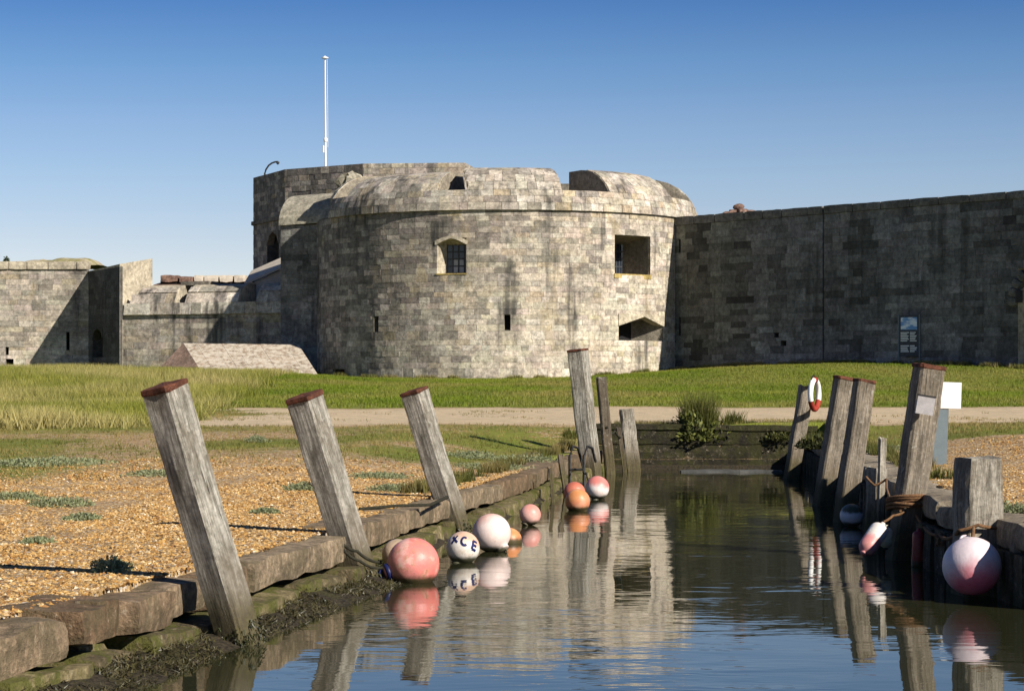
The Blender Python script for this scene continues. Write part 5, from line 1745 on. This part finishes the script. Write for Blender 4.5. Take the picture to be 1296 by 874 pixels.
# ------------------------------------------------------------------ plants
def plant(name, label, loc, rx, rz_, nl_, ca, cb, leaf=.05, seed=1, group=None, flatness=1.0, stalks=0):
    r = np.random.default_rng(seed)
    d = r.normal(size=(nl_, 3))
    d /= np.linalg.norm(d, axis=1)[:, None]
    rad = r.uniform(.35, 1, nl_) ** .6
    lump = np.array([1 + .45 * nz(q[0] * 1.7 + seed, q[1] * 1.7, q[2] * 1.7) for q in d])
    Pn = d * (rad * lump)[:, None] * np.array([rx, rx, rz_])
    Pn[:, 2] = np.abs(Pn[:, 2]) * flatness
    a = r.normal(size=(nl_, 3)); a /= np.linalg.norm(a, axis=1)[:, None]
    dirv = d * .7 + a * .6 + np.array([0, 0, .5])
    dirv /= np.linalg.norm(dirv, axis=1)[:, None]
    sd = np.cross(dirv, a); sd /= np.linalg.norm(sd, axis=1)[:, None] + 1e-6
    ll = leaf * r.uniform(.6, 1.4, (nl_, 1))
    V = np.stack([Pn, Pn + dirv * ll * .5 + sd * ll * .28, Pn + dirv * ll, Pn + dirv * ll * .5 - sd * ll * .28], 1).reshape(-1, 3)
    Fc = np.arange(len(V)).reshape(-1, 4)
    f_ = r.uniform(0, 1, (nl_, 1))
    cl = (np.array(ca) * (1 - f_) + np.array(cb) * f_) * r.uniform(.75, 1.25, (nl_, 1))
    o = thing(name, label, "plant", loc, (0, 0, 0), group)
    np_mesh("foliage", V, Fc, M['leaf'], np.repeat(cl, 4, axis=0), o)
    if stalks:
        pts = np.stack([r.uniform(-rx * .6, rx * .6, stalks), r.uniform(-rx * .4, rx * .4, stalks), np.zeros(stalks)], 1)
        c2 = np.tile(np.array([(.13, .135, .035)]), (stalks, 1))
        V, Fc, Cl = blades(pts, 4, np.full(stalks, rz_ * 1.35), .08, .018, c2, .45, segs=3)
        np_mesh("stalks", V, Fc, M['grass'], Cl, o)
    else:
        mb = MB()
        for k in range(5):
            an = k * 1.3 + seed
            mb.tube([(0, 0, -.03), (rx * .4 * math.cos(an), rx * .4 * math.sin(an), rz_ * .3), (rx * .75 * math.cos(an), rx * .75 * math.sin(an), rz_ * .6)], [.008, .006, .003], 5)
        mb.build("stems", M['post_c'], o)
    return o
ga, gb = (.20, .23, .11), (.32, .34, .19)
spots = [  # px, Y, radius, height, words
    (140, 14.2, .13, .12, "grey green sea plant by the shadow of the biggest left post"),
    (48, 16.8, .12, .06, "low grey green clump at the left edge of the shingle"),
    (75, 21.5, .35, .10, "broad grey green patch in the middle of the left shingle"),
    (105, 19.8, .17, .07, "small grey green clump below the broad patch on the shingle"),
    (20, 22.5, .30, .09, "grey green clump on the shingle at the frame's left side"),
    (335, 20.5, .14, .06, "small clump on the shingle between the two front posts"),
    (385, 24.6, .22, .12, "green clump behind the second left post"),
    (500, 25.0, .32, .10, "low grey clump between the second and third left posts"),
    (480, 27.8, .40, .09, "flat grey green clump behind the third left post"),
    (620, 31.5, .55, .14, "wide grey green mat on the left quay behind the buoys"),
    (660, 34.5, .60, .16, "bushy grey green mat left of the tall pale post"),
    (590, 34.0, .55, .13, "grey green mat on the turf behind the third left post"),
    (325, 36.5, .20, .16, "dark green weed on the turf beyond the front posts"),
    (215, 27.5, .55, .08, "thin greenish patch on the shingle behind the biggest post"),
    (60, 29.5, .9, .11, "long greenish patch before the meadow grass at left"),
    (1283, 17.6, .16, .12, "silvery plant on the right shingle beside the rotten stump"),
    (1125, 34.0, .35, .12, "low weeds behind the stake on the right bank"),
]
for k, (px, Y, rx, rz_, lab) in enumerate(spots):
    x = px2(px, Y)
    plant("shore_plant", lab, (x, Y, gz(x, Y) - .01), rx, rz_ * .75, int(500 + 2200 * rx), ga, gb, .024 + .015 * rx, k + 1, "shore plants on the shingle")
plant("bank_bush", "bushy green shrub overhanging the far end wall", (px2(884, 42.9), 42.85, .52), .50, .60, 1900, (.075, .09, .018), (.20, .21, .06), .09, 77, None, 1.0, 190)
plant("bank_bush", "smaller yellow green tuft right of the bushy shrub", (px2(928, 43.2), 43.2, .7), .28, .26, 700, (.09, .10, .03), (.20, .18, .07), .08, 78, None, 1.0, 90)
plant("bank_bush", "dark trailing bush in the shaded far right corner", (px2(990, 42.4), 42.7, .55), .32, .22, 800, (.045, .05, .014), (.11, .115, .03), .06, 79, None, 1.0, 40)
plant("bank_bush", "dark weeds hanging over the right quay behind the lifebuoy post", (px2(1028, 37), 36.6, .55), .3, .2, 700, (.03, .035, .012), (.08, .085, .03), .07, 80, None, 1.0, 30)
plant("rampart_bush", "tiny dark bush on the grassy top of the left wall", (px2(8, YB + 1.5), YB + 1.5, CT + .5), .15, .32, 200, (.03, .045, .012), (.07, .09, .03), .1, 81)
